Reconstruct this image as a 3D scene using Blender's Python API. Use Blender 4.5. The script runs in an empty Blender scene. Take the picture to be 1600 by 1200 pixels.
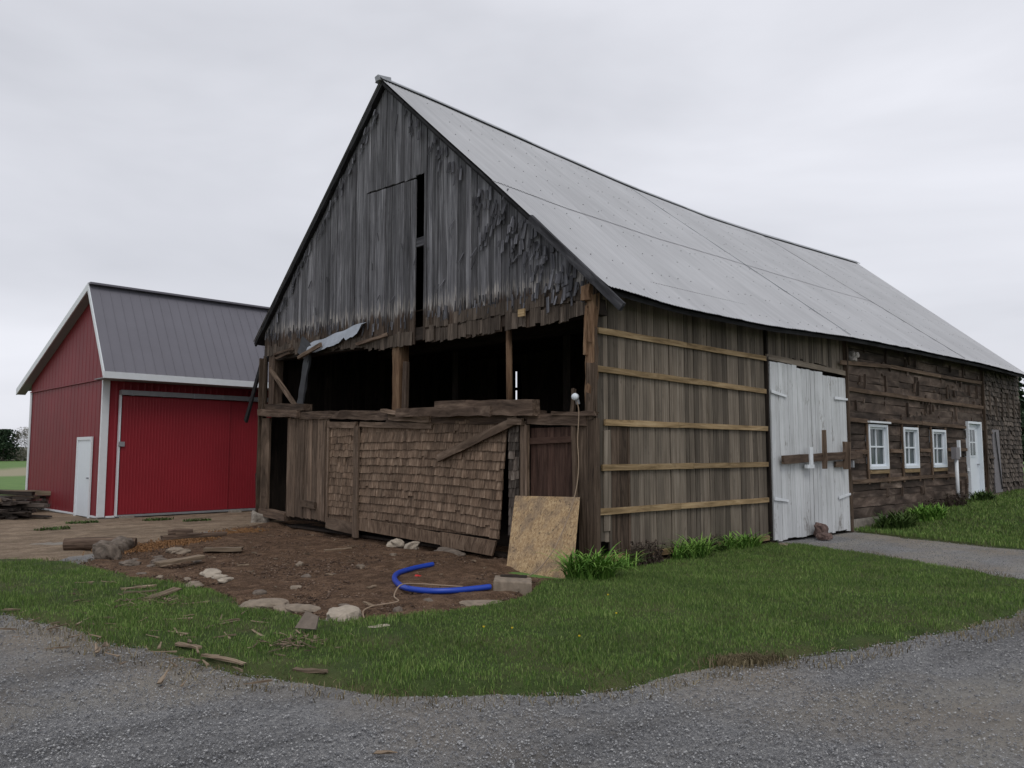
import bpy, math, random
import numpy as np
from mathutils import Vector, Matrix
random.seed(7); RNG=np.random.default_rng(11)
SC=bpy.context.scene
COL=SC.collection
# ---------------------------------------------------------------- camera
F_PX=1240.0
PITCH=math.atan(110/F_PX)
RX=(0.735152,-0.677902); FW=(0.677902,0.735152)
CAMP=Vector((-8.491,-7.541,1.6))
cd=bpy.data.cameras.new('camera'); cam=bpy.data.objects.new('camera',cd); COL.objects.link(cam)
cd.sensor_fit='HORIZONTAL'; cd.sensor_width=36; cd.lens=36*F_PX/1600
cd.clip_start=.05; cd.clip_end=3000
fwd=Vector((FW[0]*math.cos(PITCH),FW[1]*math.cos(PITCH),math.sin(PITCH)))
rgt=Vector((RX[0],RX[1],0)); upv=rgt.cross(fwd)
cam.matrix_world=Matrix(((rgt.x,upv.x,-fwd.x,CAMP.x),(rgt.y,upv.y,-fwd.y,CAMP.y),(rgt.z,upv.z,-fwd.z,CAMP.z),(0,0,0,1)))
SC.camera=cam
# ---------------------------------------------------------------- sky (overcast) and weak sun
SUN_EL,SUN_AZ=math.radians(52),math.radians(215)   # azimuth measured from +Y clockwise
w=bpy.data.worlds.new('World'); SC.world=w; w.use_nodes=True
nt=w.node_tree; N=nt.nodes; Lk=nt.links; N.clear()
out=N.new('ShaderNodeOutputWorld'); bg=N.new('ShaderNodeBackground'); bg.inputs['Strength'].default_value=.1
sky=N.new('ShaderNodeTexSky'); sky.sky_type='NISHITA'; sky.sun_disc=False; sky.sun_elevation=SUN_EL; sky.sun_rotation=SUN_AZ
sky.air_density=1.0; sky.dust_density=3.0
tc=N.new('ShaderNodeTexCoord'); mp=N.new('ShaderNodeMapping'); mp.inputs['Scale'].default_value=(1,1,3.6); mp.inputs['Location'].default_value=(3.1,1.4,.4)
n1=N.new('ShaderNodeTexNoise'); n1.inputs['Scale'].default_value=1.5; n1.inputs['Detail'].default_value=5; n1.inputs['Roughness'].default_value=.5; n1.inputs['Distortion'].default_value=.3
rp=N.new('ShaderNodeValToRGB'); e=rp.color_ramp.elements
e[0].position=.3; e[0].color=(.455,.465,.505,1); e[1].position=.72; e[1].color=(.625,.633,.68,1)
sx=N.new('ShaderNodeSeparateXYZ'); mr=N.new('ShaderNodeMapRange'); mr.inputs[1].default_value=-.02; mr.inputs[2].default_value=.6; mr.inputs[3].default_value=.99; mr.inputs[4].default_value=.90
ml=N.new('ShaderNodeVectorMath'); ml.operation='SCALE'
ml2=N.new('ShaderNodeVectorMath'); ml2.operation='SCALE'; ml2.inputs['Scale'].default_value=10.0
mx=N.new('ShaderNodeMix'); mx.data_type='RGBA'; mx.inputs[0].default_value=.965
Lk.new(tc.outputs['Generated'],mp.inputs[0]); Lk.new(mp.outputs[0],n1.inputs['Vector']); Lk.new(n1.outputs[0],rp.inputs[0])
Lk.new(tc.outputs['Generated'],sx.inputs[0]); Lk.new(sx.outputs[2],mr.inputs[0]); Lk.new(rp.outputs[0],ml.inputs[0]); Lk.new(mr.outputs[0],ml.inputs['Scale'])
Lk.new(ml.outputs[0],ml2.inputs[0]); Lk.new(sky.outputs[0],mx.inputs[6]); Lk.new(ml2.outputs[0],mx.inputs[7])
Lk.new(mx.outputs[2],bg.inputs[0]); Lk.new(bg.outputs[0],out.inputs[0])
sd=bpy.data.lights.new('sun','SUN'); sd.energy=.75; sd.angle=math.radians(25); sd.color=(1,.96,.9)
so=bpy.data.objects.new('sun',sd); COL.objects.link(so)
sdir=Vector((math.sin(SUN_AZ)*math.cos(SUN_EL),math.cos(SUN_AZ)*math.cos(SUN_EL),math.sin(SUN_EL)))
so.rotation_euler=sdir.to_track_quat('Z','Y').to_euler(); so.location=sdir*60
SC.view_settings.view_transform='Standard'; SC.view_settings.look='None'; SC.view_settings.exposure=.56; SC.view_settings.gamma=1
# ---------------------------------------------------------------- node helpers
def mat(name):
    m=bpy.data.materials.new(name); m.use_nodes=True; t=m.node_tree
    b=t.nodes.get('Principled BSDF'); return m,t,b
def nd(t,k,**kw):
    n=t.nodes.new(k)
    for a,v in kw.items():
        if a in ('i',):
            for q,x in v.items(): n.inputs[q].default_value=x
        else: setattr(n,a,v)
    return n
def ramp(t,fac,stops):
    r=t.nodes.new('ShaderNodeValToRGB'); el=r.color_ramp.elements
    while len(el)<len(stops): el.new(.5)
    for x,(p,c) in zip(el,stops): x.position=p; x.color=(*c,1)
    t.links.new(fac,r.inputs[0]); return r.outputs[0]
def noise(t,vec,scale,detail=4,rough=.55,dist=0):
    n=nd(t,'ShaderNodeTexNoise',i={'Scale':scale,'Detail':detail,'Roughness':rough,'Distortion':dist})
    if vec is not None: t.links.new(vec,n.inputs['Vector'])
    return n.outputs[0]
def vscale(t,vec,s):
    m=nd(t,'ShaderNodeMapping',i={'Scale':s}); t.links.new(vec,m.inputs[0]); return m.outputs[0]
def mixc(t,f,a,b,mode='MIX'):
    m=nd(t,'ShaderNodeMix',data_type='RGBA',blend_type=mode)
    for s,x in ((0,f),(6,a),(7,b)):
        if hasattr(x,'is_output'): t.links.new(x,m.inputs[s])
        elif isinstance(x,(int,float)): m.inputs[s].default_value=x
        else: m.inputs[s].default_value=(*x,1)
    return m.outputs[2]
def maprange(t,v,a,b,c,d):
    m=nd(t,'ShaderNodeMapRange',i={1:a,2:b,3:c,4:d}); t.links.new(v,m.inputs[0]); return m.outputs[0]
def mathn(t,op,a,b=None):
    m=nd(t,'ShaderNodeMath',operation=op)
    for i,x in enumerate((a,b)):
        if x is None: continue
        if hasattr(x,'is_output'): t.links.new(x,m.inputs[i])
        else: m.inputs[i].default_value=x
    return m.outputs[0]
def bump(t,b,h,s=.4,d=.01):
    n=nd(t,'ShaderNodeBump',i={'Strength':s,'Distance':d}); t.links.new(h,n.inputs['Height']); t.links.new(n.outputs[0],b.inputs['Normal'])
def scalec(t,col,f):
    m=nd(t,'ShaderNodeVectorMath',operation='SCALE'); t.links.new(col,m.inputs[0])
    if hasattr(f,'is_output'): t.links.new(f,m.inputs['Scale'])
    else: m.inputs['Scale'].default_value=f
    return m.outputs[0]
def wood(name,cols,var=(.6,1.3),grain=38,rough=.85,spots=.5,zband=None,bs=.5,along=1.6,blot=(.75,1.2)):
    """weathered timber: grain follows each piece (attribute lc), each piece has its own tone (rnd)"""
    m,t,b=mat(name)
    lc=nd(t,'ShaderNodeAttribute',attribute_name='lc').outputs['Vector']
    rn=nd(t,'ShaderNodeAttribute',attribute_name='rnd').outputs['Fac']
    off=nd(t,'ShaderNodeCombineXYZ'); k=mathn(t,'MULTIPLY',rn,61.0)
    for i in range(3): t.links.new(k,off.inputs[i])
    ad=nd(t,'ShaderNodeVectorMath',operation='ADD'); t.links.new(lc,ad.inputs[0]); t.links.new(off.outputs[0],ad.inputs[1]); v=ad.outputs[0]
    g=noise(t,vscale(t,v,(along,grain,grain)),1.0,7,.65,.6)
    c=ramp(t,g,[(.28,cols[0]),(.5,cols[1]),(.74,cols[2])])
    g2=noise(t,vscale(t,v,(.9,4,4)),1.3,4,.6)
    c=scalec(t,c,maprange(t,g2,.25,.75,blot[0],blot[1]))
    if spots:
        g3=noise(t,vscale(t,v,(3,9,9)),1.6,3,.5)
        c=mixc(t,maprange(t,g3,.64,.72,0,spots),c,cols[0])
    if zband:
        z0,z1,bc=zband
        gp=nd(t,'ShaderNodeNewGeometry').outputs['Position']; sp=nd(t,'ShaderNodeSeparateXYZ'); t.links.new(gp,sp.inputs[0])
        ng=noise(t,vscale(t,gp,(7,7,1.2)),1.5,4,.7)
        zz=mathn(t,'ADD',sp.outputs[2],maprange(t,ng,.2,.8,-.3,.3))
        zz=mathn(t,'ADD',zz,mathn(t,'MULTIPLY',sp.outputs[1],-.035))
        c2=ramp(t,g,[(.28,bc[0]),(.5,bc[1]),(.74,bc[2])])
        c=mixc(t,maprange(t,zz,z0,z1,1,0),c,c2)
        # pale frayed line where the old cover board ended
        pk=mathn(t,'MULTIPLY',maprange(t,zz,z1-.12,z1,0,1),maprange(t,zz,z1,z1+.2,1,0))
        pk=mathn(t,'MULTIPLY',pk,maprange(t,g,.44,.58,0,.75))
        c=mixc(t,pk,c,(.38,.35,.32))
    c=scalec(t,c,maprange(t,rn,0,1,var[0],var[1]))
    t.links.new(c,b.inputs['Base Color']); b.inputs['Roughness'].default_value=rough
    b.inputs['Specular IOR Level'].default_value=.2
    bump(t,b,g,bs,.006)
    return m
M={}
M['grey']=wood('weathered_grey_boards',[(.032,.031,.035),(.105,.104,.114),(.25,.25,.265)],var=(.6,1.4),grain=34,along=.9,
    zband=(3.98,4.15,[(.014,.010,.008),(.055,.039,.030),(.14,.105,.08)]),blot=(.6,1.3))
M['shard']=wood('grey_shingle_shards',[(.02,.02,.023),(.085,.085,.097),(.22,.22,.24)],var=(.35,1.3),grain=30)
M['shardb']=wood('brown_shingle_tabs',[(.02,.015,.012),(.075,.058,.046),(.18,.148,.122)],var=(.6,1.25),grain=34)
M['side']=wood('grey_brown_boards',[(.06,.048,.037),(.128,.107,.084),(.22,.19,.155)],var=(.55,1.45),grain=42,along=.8,blot=(.72,1.25))
M['sideb']=wood('dark_brown_boards',[(.022,.015,.010),(.085,.060,.043),(.18,.132,.098)],var=(.6,1.3),grain=24)
M['batten']=wood('yellow_brown_battens',[(.11,.075,.037),(.29,.205,.11),(.44,.335,.20)],var=(.7,1.15),grain=45,spots=.3)
M['plank']=wood('rough_brown_planks',[(.018,.013,.010),(.072,.052,.041),(.18,.142,.116)],var=(.55,1.35),grain=16,along=1.3,spots=.8,bs=.8,blot=(.5,1.5))
M['shingle']=wood('old_brown_shingles',[(.045,.028,.019),(.16,.109,.076),(.32,.24,.175)],var=(.75,1.2),grain=22,along=4,spots=.3,blot=(.7,1.2))
M['shinglef']=wood('far_grey_shingles',[(.025,.02,.017),(.075,.06,.05),(.2,.175,.15)],var=(.4,1.6),grain=22,along=4)
M['lower']=wood('lower_brown_boards',[(.045,.030,.021),(.135,.096,.070),(.27,.20,.15)],var=(.65,1.2),grain=20)
M['red_door']=wood('reddish_door_boards',[(.022,.011,.008),(.060,.033,.025),(.11,.066,.05)],var=(.8,1.15),grain=18)
M['beam']=wood('hewn_beam',[(.025,.016,.011),(.09,.062,.046),(.19,.14,.105)],var=(.6,1.35),grain=20,bs=.9,blot=(.55,1.35))
M['post']=wood('orange_brown_post',[(.05,.026,.014),(.15,.09,.053),(.28,.19,.12)],var=(.8,1.15),grain=16,spots=.4,bs=.8)
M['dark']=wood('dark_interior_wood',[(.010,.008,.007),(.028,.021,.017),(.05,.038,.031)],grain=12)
M['deck']=wood('dark_roof_deck',[(.008,.008,.009),(.02,.02,.022),(.045,.044,.046)],grain=12)
M['debris']=wood('pale_splintered_wood',[(.07,.05,.033),(.20,.15,.105),(.40,.32,.235)],var=(.4,1.2),grain=30)
M['debrisd']=wood('dark_old_lumber',[(.015,.012,.010),(.05,.04,.034),(.13,.105,.09)],var=(.4,1.6),grain=20)
def wpaint():
    m,t,b=mat('peeling_white_paint')
    lc=nd(t,'ShaderNodeAttribute',attribute_name='lc').outputs['Vector']; rn=nd(t,'ShaderNodeAttribute',attribute_name='rnd').outputs['Fac']
    gp=nd(t,'ShaderNodeNewGeometry').outputs['Position']
    g=noise(t,vscale(t,gp,(26,26,1.4)),1,6,.7,.3); g2=noise(t,gp,1.1,4,.6)
    c=ramp(t,g,[(.25,(.36,.37,.37)),(.5,(.55,.57,.585)),(.8,(.63,.65,.67))])
    c=scalec(t,c,maprange(t,g2,.3,.7,.88,1.06)); c=scalec(t,c,maprange(t,rn,0,1,.86,1.05))
    chip=mathn(t,'MULTIPLY',noise(t,vscale(t,gp,(40,40,7)),1,4,.6),noise(t,vscale(t,gp,(3,3,1.2)),1,3,.5))
    sp=nd(t,'ShaderNodeSeparateXYZ'); t.links.new(gp,sp.inputs[0])
    low=maprange(t,sp.outputs[2],0,.9,.06,0)
    chip=mathn(t,'ADD',chip,low)
    c=mixc(t,maprange(t,chip,.36,.39,0,.75),c,(.13,.115,.1))
    t.links.new(c,b.inputs['Base Color']); b.inputs['Roughness'].default_value=.6; bump(t,b,g,.35,.004); return m
M['white_paint']=wpaint()
def plain(name,col,rough=.5,metal=0,nscale=8,amt=.12,bs=0,spec=.4):
    m,t,b=mat(name); gp=nd(t,'ShaderNodeNewGeometry').outputs['Position']
    n=noise(t,gp,nscale,4,.6); c=scalec(t,ramp(t,n,[(0,col),(1,col)]),maprange(t,n,.25,.75,1-amt,1+amt))
    t.links.new(c,b.inputs['Base Color']); b.inputs['Roughness'].default_value=rough; b.inputs['Metallic'].default_value=metal; b.inputs['Specular IOR Level'].default_value=spec
    if bs: bump(t,b,n,bs,.01)
    return m
M['white']=plain('white_trim',(.62,.65,.68),.45,amt=.05)
M['vinyl']=plain('white_vinyl',(.66,.71,.76),.35,amt=.03)
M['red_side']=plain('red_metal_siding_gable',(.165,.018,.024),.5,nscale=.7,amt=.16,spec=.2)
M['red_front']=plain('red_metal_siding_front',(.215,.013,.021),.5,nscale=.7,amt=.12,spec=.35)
M['shed_roof']=plain('charcoal_metal_roof',(.135,.132,.155),.5,nscale=1.2,amt=.06)
M['soffit']=plain('grey_soffit',(.22,.225,.24),.6,amt=.04)
M['galv']=plain('galvanised_steel',(.3,.31,.33),.45,.4)
M['greymetal']=plain('grey_painted_sheet',(.17,.16,.17),.6,nscale=2,amt=.15)
M['concrete']=plain('concrete',(.24,.215,.185),.9,nscale=14,amt=.3,bs=.5)
M['limestone']=plain('pale_stone',(.21,.17,.13),.9,nscale=12,amt=.35,bs=.7)
M['stone']=plain('brown_grey_stone',(.13,.105,.085),.9,nscale=10,amt=.45,bs=.8)
M['whitestone']=plain('whitish_rubble',(.33,.285,.23),.9,nscale=12,amt=.25,bs=.6)
M['brick']=plain('brownish_stone_lump',(.12,.08,.07),.9,nscale=18,amt=.4,bs=.7)
M['pipe']=plain('blue_plastic_pipe',(.012,.05,.36),.35,amt=.08)
M['cord']=plain('tan_cord',(.27,.2,.14),.7,amt=.1)
M['sawdust']=plain('orange_sawdust',(.22,.115,.05),.95,nscale=40,amt=.6,bs=.8)
M['flash']=plain('torn_grey_membrane',(.30,.33,.38),.6,nscale=6,amt=.15)
M['flashd']=plain('dark_membrane',(.035,.037,.043),.6,nscale=5,amt=.3)
M['redplastic']=plain('red_plastic',(.5,.02,.02),.4)
M['yellow']=plain('yellow_petals',(.7,.5,.02),.6)
M['nest']=plain('pale_nest',(.3,.28,.26),.9,nscale=40,amt=.3)
def glass():
    m,t,b=mat('window_glass'); b.inputs['Base Color'].default_value=(.05,.065,.07,1); b.inputs['Roughness'].default_value=.12; b.inputs['Specular IOR Level'].default_value=.22; return m
M['glass']=glass()
def roofmat():
    m,t,b=mat('galvanised_corrugated_roof'); gp=nd(t,'ShaderNodeNewGeometry').outputs['Position']
    rn=nd(t,'ShaderNodeAttribute',attribute_name='rnd').outputs['Fac']
    n=noise(t,vscale(t,gp,(6,.5,.5)),1.2,5,.6); n2=noise(t,gp,.5,3,.5)
    c=ramp(t,n,[(.3,(.385,.39,.405)),(.7,(.455,.46,.475))]); c=scalec(t,c,maprange(t,n2,.3,.7,.92,1.06)); c=scalec(t,c,maprange(t,rn,0,1,.96,1.03))
    t.links.new(c,b.inputs['Base Color']); b.inputs['Metallic'].default_value=.25; b.inputs['Roughness'].default_value=.55; return m
M['roof']=roofmat(); M['nail']=plain('nail_heads',(.23,.23,.24),.7)
def osb():
    m,t,b=mat('strand_board'); gp=nd(t,'ShaderNodeNewGeometry').outputs['Position']
    rot=nd(t,'ShaderNodeMapping',i={'Scale':(20,46,30),'Rotation':(.5,.9,.3)}); t.links.new(gp,rot.inputs[0])
    v=nd(t,'ShaderNodeTexVoronoi',i={'Scale':1.0,'Randomness':1}); t.links.new(rot.outputs[0],v.inputs['Vector'])
    wv=noise(t,vscale(t,gp,(20,55,40)),1.2,5,.7,1.5)
    c=ramp(t,v.outputs['Color'],[(.1,(.14,.09,.045)),(.45,(.31,.21,.11)),(.9,(.50,.38,.22))])
    c=mixc(t,.5,c,ramp(t,wv,[(.35,(.15,.085,.04)),(.5,(.36,.23,.11)),(.62,(.56,.42,.24))]))
    st=noise(t,gp,3.4,4,.6); c=mixc(t,maprange(t,st,.47,.62,0,.6),c,(.15,.11,.08))
    st2=noise(t,vscale(t,gp,(9,9,9)),2.2,4,.6); c=mixc(t,maprange(t,st2,.60,.66,0,.75),c,(.06,.04,.025))
    t.links.new(c,b.inputs['Base Color']); b.inputs['Roughness'].default_value=.75; bump(t,b,wv,.3,.004); return m
M['osb']=osb()
def ground(name,stops,sc1,fine,bs=.5,bd=.02,big=.35,patch=None,tint=None,wave=None):
    m,t,b=mat(name); gp=nd(t,'ShaderNodeNewGeometry').outputs['Position']
    n=noise(t,gp,sc1,6,.7); f=noise(t,gp,fine,3,.7)
    c=ramp(t,mathn(t,'ADD',mathn(t,'MULTIPLY',n,.5),mathn(t,'MULTIPLY',f,.5)),stops)
    if patch:
        q=noise(t,vscale(t,gp,patch[3] if len(patch)>3 else (1,1,1)),patch[0],4,.6); c=mixc(t,maprange(t,q,.45,.62,0,patch[2]),c,patch[1])
    n3=noise(t,gp,big,4,.6); c=scalec(t,c,maprange(t,n3,.3,.7,.82,1.15))
    t.links.new(c,b.inputs['Base Color']); b.inputs['Roughness'].default_value=.95; b.inputs['Specular IOR Level'].default_value=.15
    bump(t,b,mathn(t,'ADD',f,n),bs,bd); return m,t,b
M['gravel']=ground('grey_gravel',[(.38,(.11,.111,.117)),(.5,(.27,.27,.275)),(.62,(.46,.455,.44))],38,120,1.0,.025,patch=(.38,(.31,.27,.22),.85),big=.7)[0]
def tracks(m):
    t=m.node_tree; b=t.nodes['Principled BSDF']; l=b.inputs['Base Color'].links[0]; src=l.from_socket
    gp=nd(t,'ShaderNodeNewGeometry').outputs['Position']; mp=nd(t,'ShaderNodeMapping',i={'Rotation':(0,0,math.radians(36)),'Scale':(.16,1.15,1)}); t.links.new(gp,mp.inputs[0])
    n=noise(t,mp.outputs[0],1.0,4,.55,.4); n2=noise(t,gp,3.5,4,.65)
    f=mathn(t,'MULTIPLY',maprange(t,n,.50,.60,0,1),maprange(t,n2,.3,.6,.45,1))
    c=mixc(t,mathn(t,'MULTIPLY',f,.6),src,(.36,.335,.29)); d=maprange(t,n,.34,.44,.72,1.0); c=scalec(t,c,d); t.links.new(c,b.inputs['Base Color'])
tracks(M['gravel'])
M['dirt']=ground('brown_dirt',[(.36,(.04,.024,.015)),(.5,(.125,.076,.048)),(.64,(.25,.165,.11))],7,50,1.0,.04,big=.9)[0]
M['sand']=ground('tan_dirt_track',[(.36,(.14,.10,.07)),(.5,(.27,.205,.145)),(.64,(.38,.30,.22))],4,40,1.0,.04,big=.5,patch=(1.1,(.16,.12,.085),.6,(.8,1.5,1)))[0]
M['lawn']=ground('lawn_soil',[(.3,(.022,.036,.012)),(.5,(.05,.075,.022)),(.7,(.07,.10,.035))],6,60,.8,.03,patch=(1.3,(.13,.10,.06),.3))[0]
def field():
    m,t,b=mat('farm_field'); gp=nd(t,'ShaderNodeNewGeometry').outputs['Position']; sp=nd(t,'ShaderNodeSeparateXYZ'); t.links.new(gp,sp.inputs[0])
    n=noise(t,gp,.12,5,.6); y=mathn(t,'ADD',sp.outputs[1],mathn(t,'MULTIPLY',n,10.0))
    g=ramp(t,noise(t,gp,1.5,5,.7),[(.3,(.06,.13,.02)),(.7,(.11,.20,.04))])
    k=mathn(t,'MULTIPLY',maprange(t,y,66,72,0,1),maprange(t,y,92,104,1,0))
    c=mixc(t,k,g,(.25,.225,.14)); t.links.new(c,b.inputs['Base Color']); b.inputs['Roughness'].default_value=1; return m
M['field']=field()
def leafmat(name,c1,c2,c3,patch=True,dry=None):
    m,t,b=mat(name); rn=nd(t,'ShaderNodeAttribute',attribute_name='rnd').outputs['Fac']
    c=ramp(t,rn,[(0,c1),(.5,c2),(1,c3)])
    gp=nd(t,'ShaderNodeNewGeometry').outputs['Position']
    if patch:
        n=noise(t,gp,1.1,5,.7); c=scalec(t,c,maprange(t,n,.3,.7,.68,1.25))
        n2=noise(t,gp,2.6,4,.6)
        if dry: c=mixc(t,maprange(t,n2,.6,.75,0,.6),c,dry)
    t.links.new(c,b.inputs['Base Color']); b.inputs['Roughness'].default_value=.7; b.inputs['Specular IOR Level'].default_value=.2; return m
M['grass']=leafmat('lawn_grass_blades',(.05,.105,.02),(.105,.182,.038),(.20,.26,.085),dry=(.12,.16,.05))
M['grassdry']=leafmat('dry_grass_blades',(.08,.065,.035),(.16,.13,.075),(.25,.21,.13))
M['lily']=leafmat('green_plant_leaves',(.05,.13,.018),(.12,.25,.04),(.22,.36,.08),False)
M['weed']=leafmat('dark_weed_leaves',(.025,.05,.012),(.05,.09,.02),(.08,.13,.035),False)
M['dead']=leafmat('dead_brown_stems',(.03,.02,.016),(.06,.045,.035),(.1,.08,.06),False)
M['stonechips']=leafmat('gravel_stones',(.12,.122,.13),(.24,.243,.25),(.39,.39,.385),False)
M['ever']=leafmat('dark_evergreen_leaves',(.014,.030,.016),(.024,.045,.024),(.04,.065,.032),False)
M['bare']=leafmat('grey_budding_twigs',(.10,.095,.08),(.17,.16,.13),(.24,.22,.18),False)
M['pinkbud']=leafmat('reddish_budding_twigs',(.14,.10,.09),(.22,.16,.14),(.28,.21,.18),False)
M['woods']=leafmat('distant_woods_leaves',(.10,.11,.09),(.19,.185,.15),(.28,.26,.22),False)
M['bark']=plain('tree_bark',(.06,.05,.042),.9,nscale=5,amt=.3)
M['green_leaf']=leafmat('fresh_green_leaves',(.02,.04,.015),(.035,.06,.02),(.05,.085,.03),False)
# ---------------------------------------------------------------- object helpers
def tag(o,label=None,cat=None,group=None,kind=None):
    if label: o['label']=label
    if cat: o['category']=cat
    if group: o['group']=group
    if kind: o['kind']=kind
    return o
def thing(name,label,cat,loc=(0,0,0),group=None,rz=0):
    o=bpy.data.objects.new(name,None); COL.objects.link(o); o.location=loc; o.rotation_euler=(0,0,rz); o.empty_display_size=.2
    return tag(o,label,cat,group)
def U(a,b): return random.uniform(a,b)
class MB:
    def __init__(s): s.v=[];s.f=[];s.r=[];s.lc=[];s.m=[]
    def face(s,idx,r,lc,m=0): s.f.append(idx);s.r.append(r);s.lc.extend(lc);s.m.append(m)
    def hexa(s,P,r=None,m=0):
        """P: 8 points, 0-3 one end ring, 4-7 the other; grain runs ring to ring"""
        if r is None: r=random.random()
        P=[Vector(p) for p in P]; b=len(s.v); s.v.extend(P)
        L=sum((P[i+4]-P[i]).length for i in range(4))/4; W=(P[1]-P[0]).length; H=(P[3]-P[0]).length
        l=[(0,0,0),(0,W,0),(0,W,H),(0,0,H),(L,0,0),(L,W,0),(L,W,H),(L,0,H)]
        for q in ((0,3,2,1),(4,5,6,7),(0,1,5,4),(1,2,6,5),(2,3,7,6),(3,0,4,7)):
            s.face([b+i for i in q],r,[l[i] for i in q],m)
    def box(s,c,size,axis=2,r=None,m=0,j=0):
        """axis aligned box, grain along axis"""
        h=[x/2 for x in size]; a=axis; b,d=[(1,2),(2,0),(0,1)][a]
        P=[]
        for e in (-1,1):
            for (x,y) in ((-1,-1),(1,-1),(1,1),(-1,1)):
                p=[0,0,0]; p[a]=c[a]+e*h[a]; p[b]=c[b]+x*h[b]; p[d]=c[d]+y*h[d]
                if j: p=[q+U(-j,j) for q in p]
                P.append(p)
        s.hexa(P,r,m)
    def beam(s,p0,p1,w,h,seg=1,j=0,r=None,m=0,up=(0,0,1),tw=1):
        p0=Vector(p0);p1=Vector(p1);d=(p1-p0); L=d.length; d.normalize(); u=Vector(up)
        if abs(d.dot(u))>.95: u=Vector((1,0,0))
        sd_=d.cross(u).normalized(); u=sd_.cross(d)
        if r is None: r=random.random()
        b=len(s.v); rings=[]
        for k in range(seg+1):
            t=k/seg; c=p0+(p1-p0)*t; k_=1+(tw-1)*t
            for (x,y) in ((-1,-1),(1,-1),(1,1),(-1,1)):
                s.v.append(c+sd_*(x*w/2*k_+U(-j,j))+u*(y*h/2*k_+U(-j,j))+d*(U(-j,j)*2 if k in(0,seg) else 0))
        for k in range(seg):
            x0=L*k/seg;x1=L*(k+1)/seg
            for i in range(4):
                i2=(i+1)%4; a=b+k*4
                s.face([a+i,a+i2,a+4+i2,a+4+i],r,[(x0,i*w,0),(x0,(i+1)*w,0),(x1,(i+1)*w,0),(x1,i*w,0)],m)
        s.face([b+3,b+2,b+1,b],r,[(0,0,0),(0,w,0),(0,w,h),(0,0,h)],m); a=b+seg*4
        s.face([a,a+1,a+2,a+3],r,[(0,0,0),(0,w,0),(0,w,h),(0,0,h)],m)
    def tube(s,pts,rad,n=8,r=None,m=0,cap=True):
        if r is None: r=random.random()
        pts=[Vector(p) for p in pts]; b=len(s.v); L=0
        if not hasattr(rad,'__len__'): rad=[rad]*len(pts)
        for k,p in enumerate(pts):
            d=(pts[min(k+1,len(pts)-1)]-pts[max(k-1,0)]).normalized(); u=Vector((0,0,1)) if abs(d.z)<.9 else Vector((1,0,0))
            a=d.cross(u).normalized(); c=a.cross(d)
            for i in range(n):
                t=2*math.pi*i/n; s.v.append(p+(a*math.cos(t)+c*math.sin(t))*rad[k])
        for k in range(len(pts)-1):
            l=(pts[k+1]-pts[k]).length
            for i in range(n):
                i2=(i+1)%n; q=b+k*n; x=rad[k]*6.28/n
                s.face([q+i,q+i2,q+n+i2,q+n+i],r,[(L,i*x,0),(L,(i+1)*x,0),(L+l,(i+1)*x,0),(L+l,i*x,0)],m)
            L+=l
        if cap:
            s.face([b+i for i in range(n)][::-1],r,[(0,0,0)]*n,m); q=b+(len(pts)-1)*n
            s.face([q+i for i in range(n)],r,[(0,0,0)]*n,m)
    def poly(s,pts,r=None,m=0):
        if r is None: r=random.random()
        b=len(s.v); s.v.extend([Vector(p) for p in pts]); s.face(list(range(b,b+len(pts))),r,[(p[2],p[0],p[1]) for p in pts],m)
    def build(s,name,mats,parent=None,smooth=False,origin=None):
        me=bpy.data.meshes.new(name)
        o0=Vector(origin) if origin is not None else Vector((0,0,0))
        me.from_pydata([tuple(p-o0) for p in s.v],[],s.f)
        if not isinstance(mats,(list,tuple)): mats=[mats]
        for x in mats: me.materials.append(x)
        a=me.attributes.new('rnd','FLOAT','FACE'); a.data.foreach_set('value',np.array(s.r,dtype=np.float32))
        a=me.attributes.new('lc','FLOAT_VECTOR','CORNER'); a.data.foreach_set('vector',np.array(s.lc,dtype=np.float32).ravel())
        if max(s.m)>0: me.polygons.foreach_set('material_index',np.array(s.m,dtype=np.int32))
        if smooth: me.polygons.foreach_set('use_smooth',[True]*len(s.f))
        me.update(); o=bpy.data.objects.new(name,me); COL.objects.link(o)
        if origin is not None: o.location=o0
        if parent: o.parent=parent
        return o
def npmesh(name,V,Fc,mtl,rnd=None,smooth=False,parent=None):
    """V (n,3), Fc (m,k) constant polygon size"""
    me=bpy.data.meshes.new(name); V=np.asarray(V,dtype=np.float32); Fc=np.asarray(Fc,dtype=np.int32); m,k=Fc.shape
    me.vertices.add(len(V)); me.vertices.foreach_set('co',V.ravel())
    me.loops.add(m*k); me.loops.foreach_set('vertex_index',Fc.ravel())
    me.polygons.add(m); me.polygons.foreach_set('loop_start',np.arange(0,m*k,k,dtype=np.int32)); me.polygons.foreach_set('loop_total',np.full(m,k,dtype=np.int32))
    if smooth: me.polygons.foreach_set('use_smooth',np.ones(m,dtype=bool))
    me.materials.append(mtl)
    if rnd is not None:
        a=me.attributes.new('rnd','FLOAT','FACE'); a.data.foreach_set('value',np.asarray(rnd,dtype=np.float32))
    me.update(calc_edges=True); o=bpy.data.objects.new(name,me); COL.objects.link(o)
    if parent: o.parent=parent
    return o
def interp(x,tab):
    xs=[a for a,_ in tab]; ys=[b for _,b in tab]; return float(np.interp(x,xs,ys))
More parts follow.
